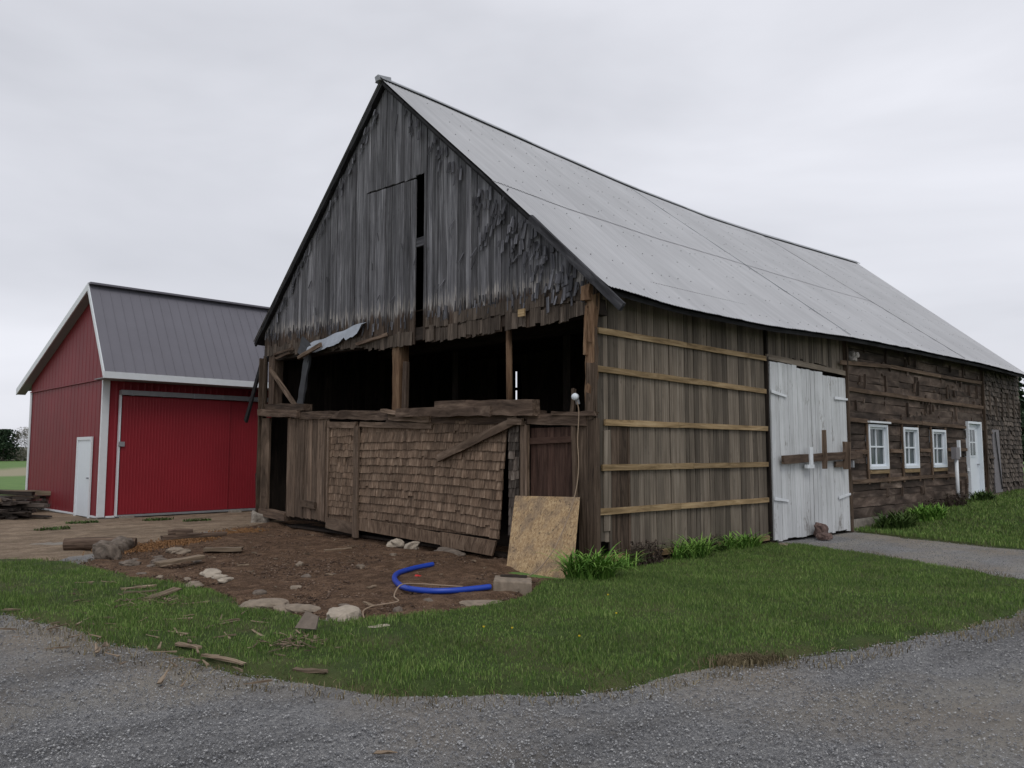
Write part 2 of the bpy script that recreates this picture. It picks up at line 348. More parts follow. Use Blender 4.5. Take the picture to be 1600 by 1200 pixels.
# value noise
_T=RNG.random((256,256))
def vn(x,y):
    x=np.asarray(x,float);y=np.asarray(y,float); xi=np.floor(x).astype(int);yi=np.floor(y).astype(int); fx=x-xi;fy=y-yi
    fx=fx*fx*(3-2*fx);fy=fy*fy*(3-2*fy); g=lambda a,b:_T[a&255,b&255]
    return (g(xi,yi)*(1-fx)+g(xi+1,yi)*fx)*(1-fy)+(g(xi,yi+1)*(1-fx)+g(xi+1,yi+1)*fx)*fy
def fbm(x,y,o=4):
    s=0;a=.5
    for k in range(o): s=s+a*(vn(x*2**k+17*k,y*2**k+31*k)-.5);a*=.5
    return s
def sstep(x): x=np.clip(x,0,1); return x*x*(3-2*x)
def H(x,y):
    x=np.asarray(x,float);y=np.asarray(y,float)
    h=.24*sstep((x-8.4)/3.2)*sstep((y+7)/6.5)+.10*sstep((x-11)/4)*sstep((y+9)/7)+.12*sstep((x-15.5)/4)*sstep((y+9)/7)
    h=h-.17*np.exp(-(((x+.72)**2/.12+(y-.45)**2/.7))) 
    h=h-.12*np.exp(-((x+.1)/.38)**2)*sstep((y-1.3)/1.2)*sstep((9.6-y)/.8)
    return h
# ---------------------------------------------------------------- ground sheets
LAWN=[(-12,7.4),(-6.3,6.8),(-5.45,6.3),(-5.05,5.0),(-4.95,3.3),(-4.55,1.7),(-4.75,.5),(-4.5,-.6),(-4.0,-.95),(-3.2,-1.1),(-2.6,-1.0),(-2.1,-.85),(-1.5,-.35),(-.9,-.3),(4.65,-.05),(4.8,-.6),(4.55,-1.6),(3.9,-3),(3.2,-4.3),(3.5,-6.2),(2.2,-5.6),(1.1,-5.0),(.4,-4.95),(-1,-4.75),(-2.2,-4.45),(-3.0,-4.15),(-4.0,-3.98),(-4.73,-3.65),(-5.47,-3.05),(-5.8,-2.2),(-6.05,-1.4),(-6.3,0),(-6.75,1.93),(-8,4),(-12,6)]
LAWN2=[(8.1,.0),(7.7,-1.2),(6.95,-3.4),(6.2,-9),(30,-22),(46,-22),(46,22),(20.4,22),(20.4,.0)]
DIRT=[(-4.75,6.2),(-3.9,7.4),(-2.6,8.3),(-.5,9.9),(1,10.3),(1,0),(-.7,-.45),(-1.6,-.75),(-2.3,-1.05),(-3.2,-1.25),(-4.4,-.9),(-4.95,.3),(-4.85,1.6),(-5.2,3.3),(-5.3,5)]
TRACK=[(-13,7.0),(-6.3,6.5),(-5.2,6.0),(-4.4,6.8),(-3.4,7.6),(-2.3,8.3),(-.3,9.6),(1,10.2),(24,10.2),(24,15),(-2.0,15),(-2.6,24),(-9,25),(-16,18)]
def seg_sd(px,py,poly):
    """signed distance, positive inside"""
    d=np.full(px.shape,1e9); ins=np.zeros(px.shape,bool); n=len(poly)
    for i in range(n):
        x0,y0=poly[i];x1,y1=poly[(i+1)%n]; ex,ey=x1-x0,y1-y0
        t=np.clip(((px-x0)*ex+(py-y0)*ey)/(ex*ex+ey*ey),0,1)
        d=np.minimum(d,np.hypot(px-x0-t*ex,py-y0-t*ey))
        c=((y0>py)!=(y1>py)); 
        with np.errstate(divide='ignore',invalid='ignore'): xx=(x1-x0)*(py-y0)/(y1-y0)+x0
        ins^=(c&(px<xx))
    return np.where(ins,d,-d)
def sheet(name,poly,cell,hgt,soft,mtl,jag=.25,rough=(0,1),base=0,edge_n=1.6):
    xs=[p[0] for p in poly];ys=[p[1] for p in poly]; x=np.arange(min(xs)-.4,max(xs)+.4,cell);y=np.arange(min(ys)-.4,max(ys)+.4,cell)
    X,Y=np.meshgrid(x,y,indexing='ij'); sdv=seg_sd(X,Y,poly)+jag*2*fbm(X*edge_n,Y*edge_n,4)+.10*fbm(X*9,Y*9,2)
    Z=H(X,Y)+base-.03+(hgt+.03)*sstep((sdv+.02)/soft)+rough[0]*fbm(X*rough[1],Y*rough[1],5)*sstep(sdv/.4+.3)
    nx,ny=X.shape; idx=np.arange(nx*ny).reshape(nx,ny)
    keep=(sdv>-.12); kc=keep[:-1,:-1]|keep[1:,:-1]|keep[:-1,1:]|keep[1:,1:]
    q=np.stack([idx[:-1,:-1],idx[1:,:-1],idx[1:,1:],idx[:-1,1:]],-1)[kc]
    used=np.unique(q); remap=np.zeros(nx*ny,int); remap[used]=np.arange(len(used))
    V=np.stack([X.ravel(),Y.ravel(),Z.ravel()],1)[used]
    o=npmesh(name,V,remap[q],mtl,smooth=True); return tag(o,kind='structure')
def grid(name,x,y,off,mtl,rough=(0,1)):
    X,Y=np.meshgrid(x,y,indexing='ij'); Z=H(X,Y)+off+rough[0]*fbm(X*rough[1],Y*rough[1],4)
    nx,ny=X.shape; idx=np.arange(nx*ny).reshape(nx,ny)
    q=np.stack([idx[:-1,:-1],idx[1:,:-1],idx[1:,1:],idx[:-1,1:]],-1).reshape(-1,4)
    return tag(npmesh(name,np.stack([X.ravel(),Y.ravel(),Z.ravel()],1),q,mtl,smooth=True),kind='structure')
ax=np.concatenate([np.linspace(-1500,-60,15),np.arange(-50,60,1.25),np.linspace(70,1500,15)])
grid('field',ax,ax,-.06,M['field'])
grid('gravel_yard',np.arange(-24,17,.14),np.arange(-26,9.6,.14),-.012,M['gravel'],(.035,.8))
sheet('dirt_track',TRACK,.10,.0,.5,M['sand'],.3,(.09,.9),base=.012)
sheet('dirt_yard',DIRT,.045,.035,.3,M['dirt'],.2,(.13,1.9))
sheet('lawn',LAWN,.06,.05,.22,M['lawn'],.16,(.05,1.2))
sheet('far_lawn',LAWN2,.14,.05,.3,M['lawn'],.2,(.04,.6))
# ---------------------------------------------------------------- grass
def inpoly_samples(poly,n,jag=.16,edge_n=1.6,margin=-.02,bounds=None):
    xs=[p[0] for p in poly];ys=[p[1] for p in poly]; b=bounds or (min(xs),max(xs),min(ys),max(ys))
    x=RNG.uniform(b[0],b[1],n);y=RNG.uniform(b[2],b[3],n)
    sdv=seg_sd(x,y,poly)+jag*2*fbm(x*edge_n,y*edge_n,4)+.16*fbm(x*11,y*11,2); k=sdv>margin
    return x[k],y[k],sdv[k]
def in_view(x,y,pad=1.12):
    dx=x-CAMP.x;dy=y-CAMP.y; f=dx*FW[0]+dy*FW[1]; s=dx*RX[0]+dy*RX[1]
    return (f>1)&(np.abs(s)<f*.645*pad+1.0)
def blades(name,x,y,hmin,hmax,wd,mtl,lean=.5,base=.03,hs=None,label=None,rough=(0,1)):
    n=len(x); hh=RNG.uniform(hmin,hmax,n)
    if hs is not None: hh=hh*hs
    a=RNG.uniform(0,2*np.pi,n); ln=RNG.uniform(0,lean,n)*hh; la=RNG.uniform(0,2*np.pi,n)
    z=H(x,y)+base+rough[0]*fbm(x*rough[1],y*rough[1],5); w2=RNG.uniform(.6,1.3,n)*wd/2; cx=np.cos(a)*w2;cy=np.sin(a)*w2
    mx_=x+np.cos(la)*ln*.35; my=y+np.sin(la)*ln*.35; tx=x+np.cos(la)*ln;ty=y+np.sin(la)*ln
    V=np.empty((n,5,3)); V[:,0]=np.stack([x-cx,y-cy,z-.02],1);V[:,1]=np.stack([x+cx,y+cy,z-.02],1)
    V[:,2]=np.stack([mx_+cx*.8,my+cy*.8,z+hh*.6],1);V[:,3]=np.stack([mx_-cx*.8,my-cy*.8,z+hh*.6],1);V[:,4]=np.stack([tx,ty,z+hh],1)
    i=np.arange(n)*5
    T=np.concatenate([np.stack([i,i+1,i+2],1),np.stack([i,i+2,i+3],1),np.stack([i+3,i+2,i+4],1)]); r=RNG.random(n)
    o=npmesh(name,V.reshape(-1,3),T,mtl,np.concatenate([r,r,r])); tag(o,label,'grass',None,'stuff'); return o
x,y,s_=inpoly_samples(LAWN,760000,margin=-.03); k=in_view(x,y); d=np.hypot(x-CAMP.x,y-CAMP.y); k&=RNG.random(len(x))<np.clip(1.25-d/22,.45,1)*np.clip(.75+s_*2.2,.5,1); x,y,s_=x[k],y[k],s_[k]
hs=np.where(x<-4.2,1.15,1)*np.clip(.6+s_*1.3,.5,1)*np.clip(1+1.6*fbm(x*2.6,y*2.6,4),.5,1.7)
# the strip at the left is patchy, with bare earth showing
k=~((x<-4.2)&(fbm(x*1.3+9,y*1.3,4)>.0+.2*RNG.random(len(x)))); x,y,hs,s_=x[k],y[k],hs[k],s_[k]
blades('lawn_grass',x,y,.018,.044,.0060,M['grass'],.9,-.03+.078*sstep((s_+.02)/.22),hs,'short mown green grass of the lawn in front of the old barn',(.05,1.2))
x2,y2,s2=inpoly_samples(LAWN2,420000,jag=.2,margin=0,bounds=(6,34,-14,3)); k=in_view(x2,y2); d=np.hypot(x2-CAMP.x,y2-CAMP.y); k&=RNG.random(len(x2))<np.clip(1.3-d/40,.3,1)
blades('far_lawn_grass',x2[k],y2[k],.03,.075,.014,M['grass'],.9,.045,None,'green grass beyond the gravel branch by the plank wall',(.04,.6))
x3,y3,s3=inpoly_samples(LAWN,110000,jag=.3,margin=-.30); k=in_view(x3,y3)&((s3<.12)|(x3<-4.4)); 
blades('dry_grass',x3[k],y3[k],.015,.05,.007,M['grassdry'],2.2,.0,None,'dry straw coloured grass along the lawn edge')
# dead tuft at the gravel edge
a=RNG.uniform(0,6.28,2600); r=np.abs(RNG.normal(0,.10,2600)); tx=-2.9+np.cos(a)*r*1.6+np.sin(a)*r*.3; ty=-4.12+np.sin(a)*r*.8-np.cos(a)*r*.9
o=blades('dead_tuft',tx,ty,.012,.045,.007,M['grassdry'],1.6,.02,None); tag(o,'low mound of dead brown grass at the lawn edge beside the gravel','dead grass')
# ---------------------------------------------------------------- loose stones of the gravel
def chips(name,n,bounds,smin,smax,label,bias=None,poly=None,z=0,mtl='stonechips'):
    x=RNG.uniform(bounds[0],bounds[1],n);y=RNG.uniform(bounds[2],bounds[3],n); k=in_view(x,y,1.1)
    d=np.hypot(x-CAMP.x,y-CAMP.y); k&=RNG.random(n)<np.clip(5.0/d,0,1)**1.3
    if poly is None: k&=(seg_sd(x,y,LAWN)<.06)&(seg_sd(x,y,LAWN2)<.05)&(seg_sd(x,y,DIRT)<0)&(y<6.6)&~((x>-.3)&(y>-.05))
    else: k&=seg_sd(x,y,poly)>0
    k&=RNG.random(n)<np.clip(.75+2.2*fbm(x*.7,y*.7,3),.15,1)
    x,y=x[k],y[k]; m=len(x); s=RNG.uniform(smin,smax,m)*RNG.choice([1,1,1,1.5],m)
    O=np.array([(1,0,0),(-1,0,0),(0,1,0),(0,-1,0),(0,0,1),(0,0,-1)],float)
    V=O[None]*s[:,None,None]*RNG.uniform(.55,1.25,(m,6,1)); V[:,:,2]*=.6
    a=RNG.uniform(0,6.28,m); c,s2=np.cos(a)[:,None],np.sin(a)[:,None]; X=V[:,:,0]*c-V[:,:,1]*s2+RNG.normal(0,.2,(m,6))*s[:,None];Y=V[:,:,0]*s2+V[:,:,1]*c+RNG.normal(0,.2,(m,6))*s[:,None]
    V=np.stack([X+x[:,None],Y+y[:,None],V[:,:,2]+(H(x,y)+z+.035*fbm(x*.8,y*.8,4)*(poly is None)+s*.15)[:,None]],-1)
    T=np.array([(0,2,4),(2,1,4),(1,3,4),(3,0,4),(2,0,5),(1,2,5),(3,1,5),(0,3,5)]); Fc=(T[None]+np.arange(m)[:,None,None]*6).reshape(-1,3)
    o=npmesh(name,V.reshape(-1,3),Fc,M[mtl],np.repeat(RNG.random(m)**1.3,8)); tag(o,label,'gravel',None,'stuff')
chips('gravel_stones',620000,(-9,9,-8,6),.003,.0085,'loose grey crushed stones covering the driveway')
M['clods']=leafmat('dirt_clods',(.04,.025,.018),(.10,.064,.045),(.22,.16,.12),False)
chips('dirt_clods',60000,(-5.5,1,-1.3,10),.006,.018,'small clods and chips strewn over the brown dirt',poly=DIRT,z=.03,mtl='clods')
# ---------------------------------------------------------------- OLD BARN
V_L,U_E=10.45,20.1
RZ=[(-.2,9.03),(0,9.03),(1.2,8.98),(2.7,8.90),(4.7,8.78),(7.5,8.64),(11.1,8.57),(14.2,8.62),(21.4,8.86)]
EZ=[(-.2,3.96),(0,3.96),(1.6,3.88),(4.3,3.89),(7.6,4.02),(11,4.06),(15.4,4.09),(20,4.04)]
VR=5.38; VE=-.42; VEL=10.8
def roofz(u,v,o=0):
    zr=interp(u,RZ); ze=interp(u,EZ)
    if v<=VR: return ze+(zr-ze)*(v-VE)/(VR-VE)+o
    return zr+((4.36-3.96+ze)-zr)*(v-VR)/(VEL-VR)+o
barn=thing('old_barn','weathered grey wooden barn with steep corrugated metal roof and open torn front wall','barn')
def ulen(v): # far rake is slightly skewed
    return 19.75+(min(v,VR)-VE)/(VR-VE)*1.5 if v<=VR else 21.25-(v-VR)*.2
def roof_course(v0,v1,lift,name,parent,nseg):
    pit=.076; u0=-.13
    nu=int((21.3-u0)/pit*4); V=[];
    us=np.linspace(0,1,nu+1); vs=np.linspace(v0,v1,nseg+1)
    VV=np.empty((nu+1,nseg+1,3))
    for j,v in enumerate(vs):
        ue=ulen(v); u=u0+us*(ue-u0)
        zr=np.interp(u,[a for a,_ in RZ],[b for _,b in RZ]); ze=np.interp(u,[a for a,_ in EZ],[b for _,b in EZ])
        if v<=VR: z=ze+(zr-ze)*(v-VE)/(VR-VE)
        else: z=zr+((.40+ze)-zr)*(v-VR)/(VEL-VR)
        ph=np.arange(nu+1)*math.pi/2
        edge=0
        if abs(v-VE)<.08: edge=.07*fbm(u*3.1,u*0,4)+.008*np.sin(ph)
        VV[:,j,0]=u; VV[:,j,1]=v+edge; VV[:,j,2]=z+np.where(u<14.2,lift,lift*.3)+.009*np.sin(ph)+.02*fbm(u*.8,u*0+v*.9,3)
    idx=np.arange((nu+1)*(nseg+1)).reshape(nu+1,nseg+1)
    q=np.stack([idx[:-1,:-1],idx[1:,:-1],idx[1:,1:],idx[:-1,1:]],-1)
    if v0>v1: q=q[:,:,::-1]
    r=np.repeat(((np.arange(nu)//40)*.37%1)[:,None],nseg,1).ravel()
    return npmesh(name,VV.reshape(-1,3),q.reshape(-1,4),M['roof'],r,True,parent)
roof=roof_course(VE-.03,2.02,0,'roof',barn,8)
roof_course(1.96,VR,.014,'upper_roof_sheet',roof,10)
roof_course(VEL+.03,VR,.0,'left_roof_sheet',roof,12)
# deck under the sheets, seams, nails, ridge cap, rake edges
m=MB()
for k in range(40):
    u0=-.06+k*.5; u1=u0+.505
    for (a,b) in ((VE+.05,VR),(VEL-.05,VR)):
        P=[(u0,a,roofz(u0,a,-.15)),(u0,a,roofz(u0,a,-.085)),(u0,b,roofz(u0,b,-.085)),(u0,b,roofz(u0,b,-.15))]
        m.hexa(P+[(u1,p[1],p[2]+roofz(u1,p[1])-roofz(u0,p[1])) for p in P])
m.build('roof_deck',M['deck'],roof)
for us in (7.5,14.2):
    m=MB()
    for k in range(12):
        v0=VE+(VR-VE)*k/12;v1=VE+(VR-VE)*(k+1)/12
        m.beam((us,v0,roofz(us,v0,.022)),(us,v1,roofz(us,v1,.022)),.018,.012)
    m.build('roof_seam',M['galv'] if us<8 else M['nail'],roof)
m=MB()
for row in range(9):
    v=-.25+row*.65
    for k in range(70):
        u=.1+k*.3+U(-.07,.07); v=-.25+row*.65+U(-.05,.05)
        if random.random()<.25: continue
        if u>ulen(v)-.2: continue
        z=roofz(u,v)+(.014 if v>1.95 else 0)+.012
        m.box((u,v,z),(.013,.013,.010),0)
m.build('nail_heads',M['nail'],roof)['kind']='stuff'
m=MB(); 
for k in range(21):
    u0=-.17+k*1.02;u1=u0+1.03; o_=.0025*(k%2)
    z0=roofz(u0,VR);z1=roofz(u1,VR)
    for sg in (-1,1):
        P=[(u0,VR,z0+.055+o_),(u0,VR,z0+.065+o_),(u0,VR+sg*.13,z0-.035+o_),(u0,VR+sg*.13,z0-.05+o_)]
        m.hexa(P+[(u1,p[1]+U(-.006,.006),p[2]+z1-z0) for p in P])
m.build('ridge_cap',M['galv'],roof)
# curled end of ridge cap
m=MB(); m.beam((-.2,VR+.02,9.03),(.08,VR,9.06),.14,.09,2,.008); m.build('ridge_end',M['galv'],roof)
m=MB()  # dark ragged rake boards on the gable
for k in range(14):
    for side in (0,1):
        if side==0: a=VE+.25+(VR-VE-.25)*k/14;b=a+(VR-VE-.25)/14
        else: a=VR+(VEL-VR)*k/14;b=a+(VEL-VR)/14
        hh_=.10 if side else .045; m.beam((-.085,a,roofz(0,a,-.02-hh_/2-.02)),(-.085,b,roofz(0,b,-.02-hh_/2-.02)),.05,hh_,2,.009 if side else .006,up=(0,0,1))
m.build('rake_board',M['deck'],roof)
m=MB(); m.beam((-.14,1.1,roofz(0,1.1,-.05)),(-.16,-.72,roofz(0,-.42)-.36),.05,.12,3,.005)
m.build('loose_rake_board',M['shard'],barn)
# upper gable: vertical boards
def zbot(v): return interp(v,[(-.2,3.62),(.3,3.58),(3.3,3.60),(5.3,3.63),(7,3.8),(8.4,3.86),(9.6,3.9),(10.5,3.95)])
m=MB(); hd=MB(); v=-.12
gaps=(3.06,8.38,4.32,6.02,4.04)
while v<10.42:
    wv=U(.11,.2); v1=min(v+wv,10.45)
    for g in gaps:
        if v<g-.01<v1+.045: v1=g
    g0=.003
    if any(abs(v-g)<.001 for g in (3.06,8.38)): g0=.018
    slot=(v>=4.03 and v1<=4.33); door=(v>=4.31 and v1<=6.03)
    zt0,zt1=roofz(0,v,-.09),roofz(0,v1,-.09); zb=zbot(v)+U(-.03,.10); x0=U(-.012,.004)
    def brd(mb,a,b,lo,hi0,hi1,tiltx=0):
        sk=U(-.006,.006)
        mb.hexa([(x0+.028,a,lo),(x0,a,lo),(x0,b,lo+U(-.02,.02)),(x0+.028,b,lo),(x0+.028,a+sk,hi0),(x0,a+sk,hi0),(x0,b+sk,hi1),(x0+.028,b+sk,hi1)])
    if slot: brd(m,v+g0,v1,6.80,zt0,zt1)
    elif door:
        top=6.74+.07*(v-4.3)
        brd(hd,v+.003,v1-.002,zb+(.0),top,top+.01); brd(m,v+g0,v1,top+.035,zt0,zt1)
    else: brd(m,v+g0,v1,zb,zt0,zt1)
    v=v1+random.choice((.004,.006,.009,.015))
    for g in gaps:
        if abs(v1-g)<1e-6: v=g+.002
m.build('gable_boards',M['grey'],barn)
hdo=hd.build('hay_door',M['grey'],barn)
m=MB(); m.box((.04,4.2,5.52),(.05,.5,.17),1); m.build('hay_door_rail',M['shard'],hdo)
# shingle shards left along the rakes and the jagged lower fringe
m=MB()
def shard(v,z,w,h,mb,tilt=.25,mi=0,flat=False):
    a=U(-tilt,tilt)*.5; lx=-.012-U(0,.03); ox=-U(.005,.05)
    if flat: lx=-.014-U(0,.006); ox=-U(.002,.012)
    c,s=math.cos(a),math.sin(a)
    def q(y,zz,x): return (x,v+y*c-zz*s,z+y*s+zz*c)
    b1=U(-.3,.3)*h*.3
    mb.hexa([q(-w/2,-h,lx+ox-.008),q(w/2,-h+b1,lx+ox-.008),q(w/2,-h+b1,lx+ox),q(-w/2,-h,lx+ox),q(-w/2,0,lx-.008),q(w/2,0,lx-.008),q(w/2,0,lx),q(-w/2,0,lx)],None,mi)
for k in range(190):
    right=random.random()<.72
    if right:
        v=U(-.05,5.1) if random.random()<.4 else U(0,2.6); dz=U(.15,.35)+ (abs(random.gauss(0,.45)) if v<2.8 else abs(random.gauss(0,.12)))
        if 1.9<v<3.2 and random.random()<.3: dz+=U(0,.4)
    else: v=U(5.6,10.3); dz=U(.15,.3)+abs(random.gauss(0,.12))
    z=roofz(0,v)-dz
    if z<3.9: continue
    shard(v,z,U(.03,.075),U(.10,.26),m,.4)
for k in range(150):   # whitish frayed splinters where the grey boards turn brown
    v=U(-.05,10.4); 
    if 4.0<v<4.35: continue
    shard(v,zbot(v)+U(.46,.66),U(.012,.035),U(.1,.22),m,.12,flat=True)
for k in range(22): shard(U(1,9),U(4.6,6),U(.015,.03),U(.12,.22),m,1.6)
m.build('shingle_shards',M['shard'],barn)['kind']='stuff'
m=MB(); g2=MB(); v=-.1
while v<10.4:
    wv=U(.07,.16)
    if not(4.0<v+wv/2<4.36) and random.random()<.96:
        z=zbot(v)+U(.2,.32); shard(v+wv/2,z,wv-.006,z-zbot(v)+U(-.03,.03),m,.02,flat=True)
    if not(4.0<v+wv/2<4.36) and random.random()<.8 and v<4.1: shard(v+wv/2,zbot(v)+.46,wv-.004,.2+U(-.015,.02),g2,.02,flat=True)
    v+=wv
m.build('shingle_fringe',M['shardb'],barn); g2.build('upper_shingle_course',M['shardb'],barn)
# header beam behind fringe; interior structure
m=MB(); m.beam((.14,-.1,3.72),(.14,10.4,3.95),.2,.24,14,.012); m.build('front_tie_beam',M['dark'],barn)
def zw(v): return interp(v,[(-.1,2.10),(1.2,2.14),(3.4,2.2),(5,2.3),(7.3,2.34),(9.2,2.42),(10.5,2.5)])
# interior shell: far wall, left wall with a slit, loft floor
m=MB(); v=0
while v<10.4:
    m.box((U_E-.05,v+.1,2.2),(.03,.197,3.9),2); m.hexa([(U_E-.06,v,4.1),(U_E-.03,v,4.1),(U_E-.03,v+.197,4.1),(U_E-.06,v+.197,4.1)]+[(a,b,roofz(20,b,-.1)) for a,b in ((U_E-.06,v),(U_E-.03,v),(U_E-.03,v+.197),(U_E-.06,v+.197))]); v+=.2
u=.2
while u<U_E-.2:
    if 8.2<u+.1<8.4:
        m.box((u+.1,10.42,1.6),(.2,.03,3.2)); m.box((u+.15,10.42,3.7),(.10,.03,1.9)); m.box((u+.005,10.42,3.75),(.01,.03,1.9)); m.box((u+.1,10.425,4.42),(.2,.02,.5)); m.box((u+.1,10.40,3.62),(.2,.02,.09))
    else: m.box((u+.1,10.42,2.33),(.202,.03,4.66))
    u+=.2
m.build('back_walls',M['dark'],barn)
m=MB()
for k in range(50): m.box((.3+k*.4+.2,5.2,4.32),(.396,10.2,.03),1)
for u in (3.2,6.4,9.6,12.8,16): m.beam((u,.1,4.1),(u,10.3,4.25),.22,.26,10,.012)
for u in (3.2,6.4,9.6,12.8,16):
    for v in (3.4,7.0): m.beam((u,v,.0),(u,v,4.0),.2,.2,4,.01)

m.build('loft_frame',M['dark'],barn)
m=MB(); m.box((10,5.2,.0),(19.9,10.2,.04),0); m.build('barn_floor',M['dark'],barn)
# the partition leaves the line to the slit free
m=MB()
for v in np.arange(0,10.4,.25):
    if 7.8<v<8.95: continue
    m.box((6.2,v+.125,2.15),(.03,.247,4.3))
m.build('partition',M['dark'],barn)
# posts in the open front
def part(name,fn,mt,parent=None,smooth=False):
    mb=MB(); fn(mb); return mb.build(name,M[mt],parent or barn,smooth)
part('front_post',lambda m:m.beam((.12,4.92,2.25),(.12,4.92,3.75),.22,.22,6,.010),'post')
part('short_stud',lambda m:m.beam((.02,4.62,2.35),(.02,4.60,3.32),.13,.06,3,.004),'beam')
part('round_post',lambda m:m.tube([(.1,1.83,2.2),(.1,1.84,2.9),(.1,1.85,3.7)],[.055,.053,.05],10),'post',None,True)
part('left_corner_post',lambda m:m.beam((.1,10.05,2.5),(.1,10.05,3.95),.26,.24,6,.012),'beam')
part('corner_brace',lambda m:m.beam((-.02,10.1,3.62),(-.02,8.72,2.62),.05,.10,3,.006),'lower')
part('left_corner_board',lambda m:(m.beam((-.02,10.22,.15),(-.02,10.22,2.45),.05,.40,6,.006,up=(0,1,0),r=.9),m.beam((-.02,10.42,2.4),(-.02,10.38,3.95),.10,.05,6,.006,up=(1,0,0)),m.beam((0,10.5,.2),(0,10.5,3.9),.04,.2,4,.006,up=(1,0,0))),'sideb')
part('hanging_board',lambda m:m.beam((-.02,10.55,3.82),(.02,11.45,2.42),.05,.14,4,.006),'deck')
part('hanging_lath',lambda m:m.beam((.02,10.5,3.78),(.03,10.72,2.4),.03,.05,4,.005),'deck')
part('corner_patch',lambda m:m.beam((-.05,10.5,.55),(-.05,10.56,1.15),.03,.10,3,.008),'deck')
def fn(m):
    m.beam((-.02,-.0,2.1),(0,-.05,3.9),.13,.11,9,.016,r=.9); m.beam((-.07,.03,3.0),(-.07,.02,3.72),.06,.05,4,.012,r=.6,tw=.4)
    m.beam((-.09,-.06,3.2),(-.06,-.02,3.7),.04,.03,3,.01,r=.3,tw=.3); m.beam((-.05,.0,3.80),(-.04,.0,4.02),.16,.14,2,.01,r=.7)
part('splintered_corner_post',fn,'post')
def fn(m):
    m.beam((-.02,.13,.12),(-.02,.14,2.12),.16,.05,6,.006,r=.5,up=(1,0,0)); m.beam((-.03,-.06,.1),(-.03,-.06,2.1),.17,.09,6,.008,r=.35,up=(1,0,0))
    m.beam((-.06,-.02,2.1),(-.05,-.05,2.9),.15,.05,4,.008,r=.3,up=(1,0,0)); m.beam((-.06,.26,.9),(-.06,.28,2.1),.08,.04,5,.006,r=.8,up=(1,0,0))
part('right_corner_boards',fn,'sideb')
part('corner_sill_block',lambda m:m.beam((-.05,.28,.10),(-.05,-.13,.06),.2,.14,3,.012),'sideb')
# lower front wall -------------------------------------------------
def fn(m):
    m.beam((.02,10.2,2.72),(.02,8.3,2.63),.2,.14,6,.012)
part('upper_stub_beam',fn,'beam')
part('stub_beam',lambda m:m.beam((-.06,10.45,2.60),(-.06,8.5,2.49),.18,.17,6,.014,r=.9),'beam')
part('plate_beam',lambda m:m.beam((.04,8.6,2.47),(.04,4.9,2.33),.2,.17,16,.018,r=.3),'beam')
def fn(m): m.beam((.02,5.1,2.27),(.02,1.0,2.16),.18,.2,14,.014,r=.4)
part('plate_beam',fn,'beam')
part('header_beam',lambda m:m.beam((-.03,1.22,2.14),(-.03,.02,2.08),.12,.16,5,.008,r=.8),'beam')
part('corner_header',lambda m:m.beam((-.07,.7,2.2),(-.07,-.15,2.17),.1,.06,5,.01,r=.9),'beam')
def fn(m):
    v=9.13
    while v>7.32:
        wv=U(.14,.24); v0=max(v-wv,7.30); x=U(-.035,-.02)
        m.hexa([(x,v0+.004,.22+.02*(v-9)+U(-.02,.02)),(x,v-.004,.24),(x+.03,v-.004,.24),(x+.03,v0+.004,.22),(x,v0+.004,zw(v)+U(-.03,.02)),(x,v-.004,zw(v)+U(-.03,.02)),(x+.03,v-.004,zw(v)),(x+.03,v0+.004,zw(v))]); v=v0
part('board_panel',fn,'lower')
part('board_panel_cleat',lambda m:m.beam((-.06,8.35,.55),(-.06,7.75,.52),.05,.14,2,.004,r=.3),'sideb')
part('board_panel_batten',lambda m:m.beam((-.05,7.42,.22),(-.05,7.42,2.3),.12,.04,4,.004,r=.4,up=(1,0,0)),'lower')
part('left_sill',lambda m:(m.beam((-.0,10.4,.25),(-.0,9.1,.21),.18,.17,5,.01)),'beam')
def shing(m,v0,v1,z0,z1,row=.145,edge=None,xb=-.03,lo=.07,hi=.17,missing=.02,axis=0):
    n=int((z1-z0)/row)
    for k in range(n+1):
        z=z0+k*row; v=v0-U(0,.1); dz=.012*math.sin(k*1.7)
        while v<v1:
            wv=U(lo,hi); a=max(v,v0)+.002; b=min(v+wv,v1 if edge is None else edge(z))-.002; v+=wv
            if b-a<.02: continue
            if random.random()<missing: continue
            zt=min(z+row*1.35,z1+.02); zb=z+dz+U(-.012,.012)+(.05 if random.random()<.03 else 0); j=U(-.004,.006); t=U(-.01,.01)
            P=[(xb-.024+j,a,zb),(xb-.024+j,b,zb+t),(xb-.008+j,b,zb+t),(xb-.008+j,a,zb),(xb-.007,a,zt),(xb-.007,b,zt),(xb+.001,b,zt),(xb+.001,a,zt)]
            if axis: P=[(p[1],p[0],p[2]) for p in P]; P=[P[1],P[0],P[3],P[2],P[5],P[4],P[7],P[6]]
            m.hexa(P)
def fn(m):
    shing(m,6.22,7.27,.38,2.16); m.box((-.01,6.74,1.25),(.03,1.1,2.0))
part('narrow_shingle_panel',fn,'shingle')
part('panel_top_rail',lambda m:m.beam((-.06,7.27,2.22),(-.06,6.2,2.18),.04,.12,3,.005),'lower')
part('panel_skirt',lambda m:m.beam((-.05,7.27,.20),(-.05,6.2,.14),.05,.22,3,.006),'lower')
part('panel_side_batten',lambda m:m.beam((-.06,7.27,.2),(-.06,7.25,2.3),.08,.03,3,.004,up=(1,0,0)),'lower')
part('upright_batten',lambda m:m.beam((-.08,6.10,-.02),(-.08,6.11,2.16),.17,.05,6,.006,up=(1,0,0),r=.35),'lower')
edge=lambda z:0
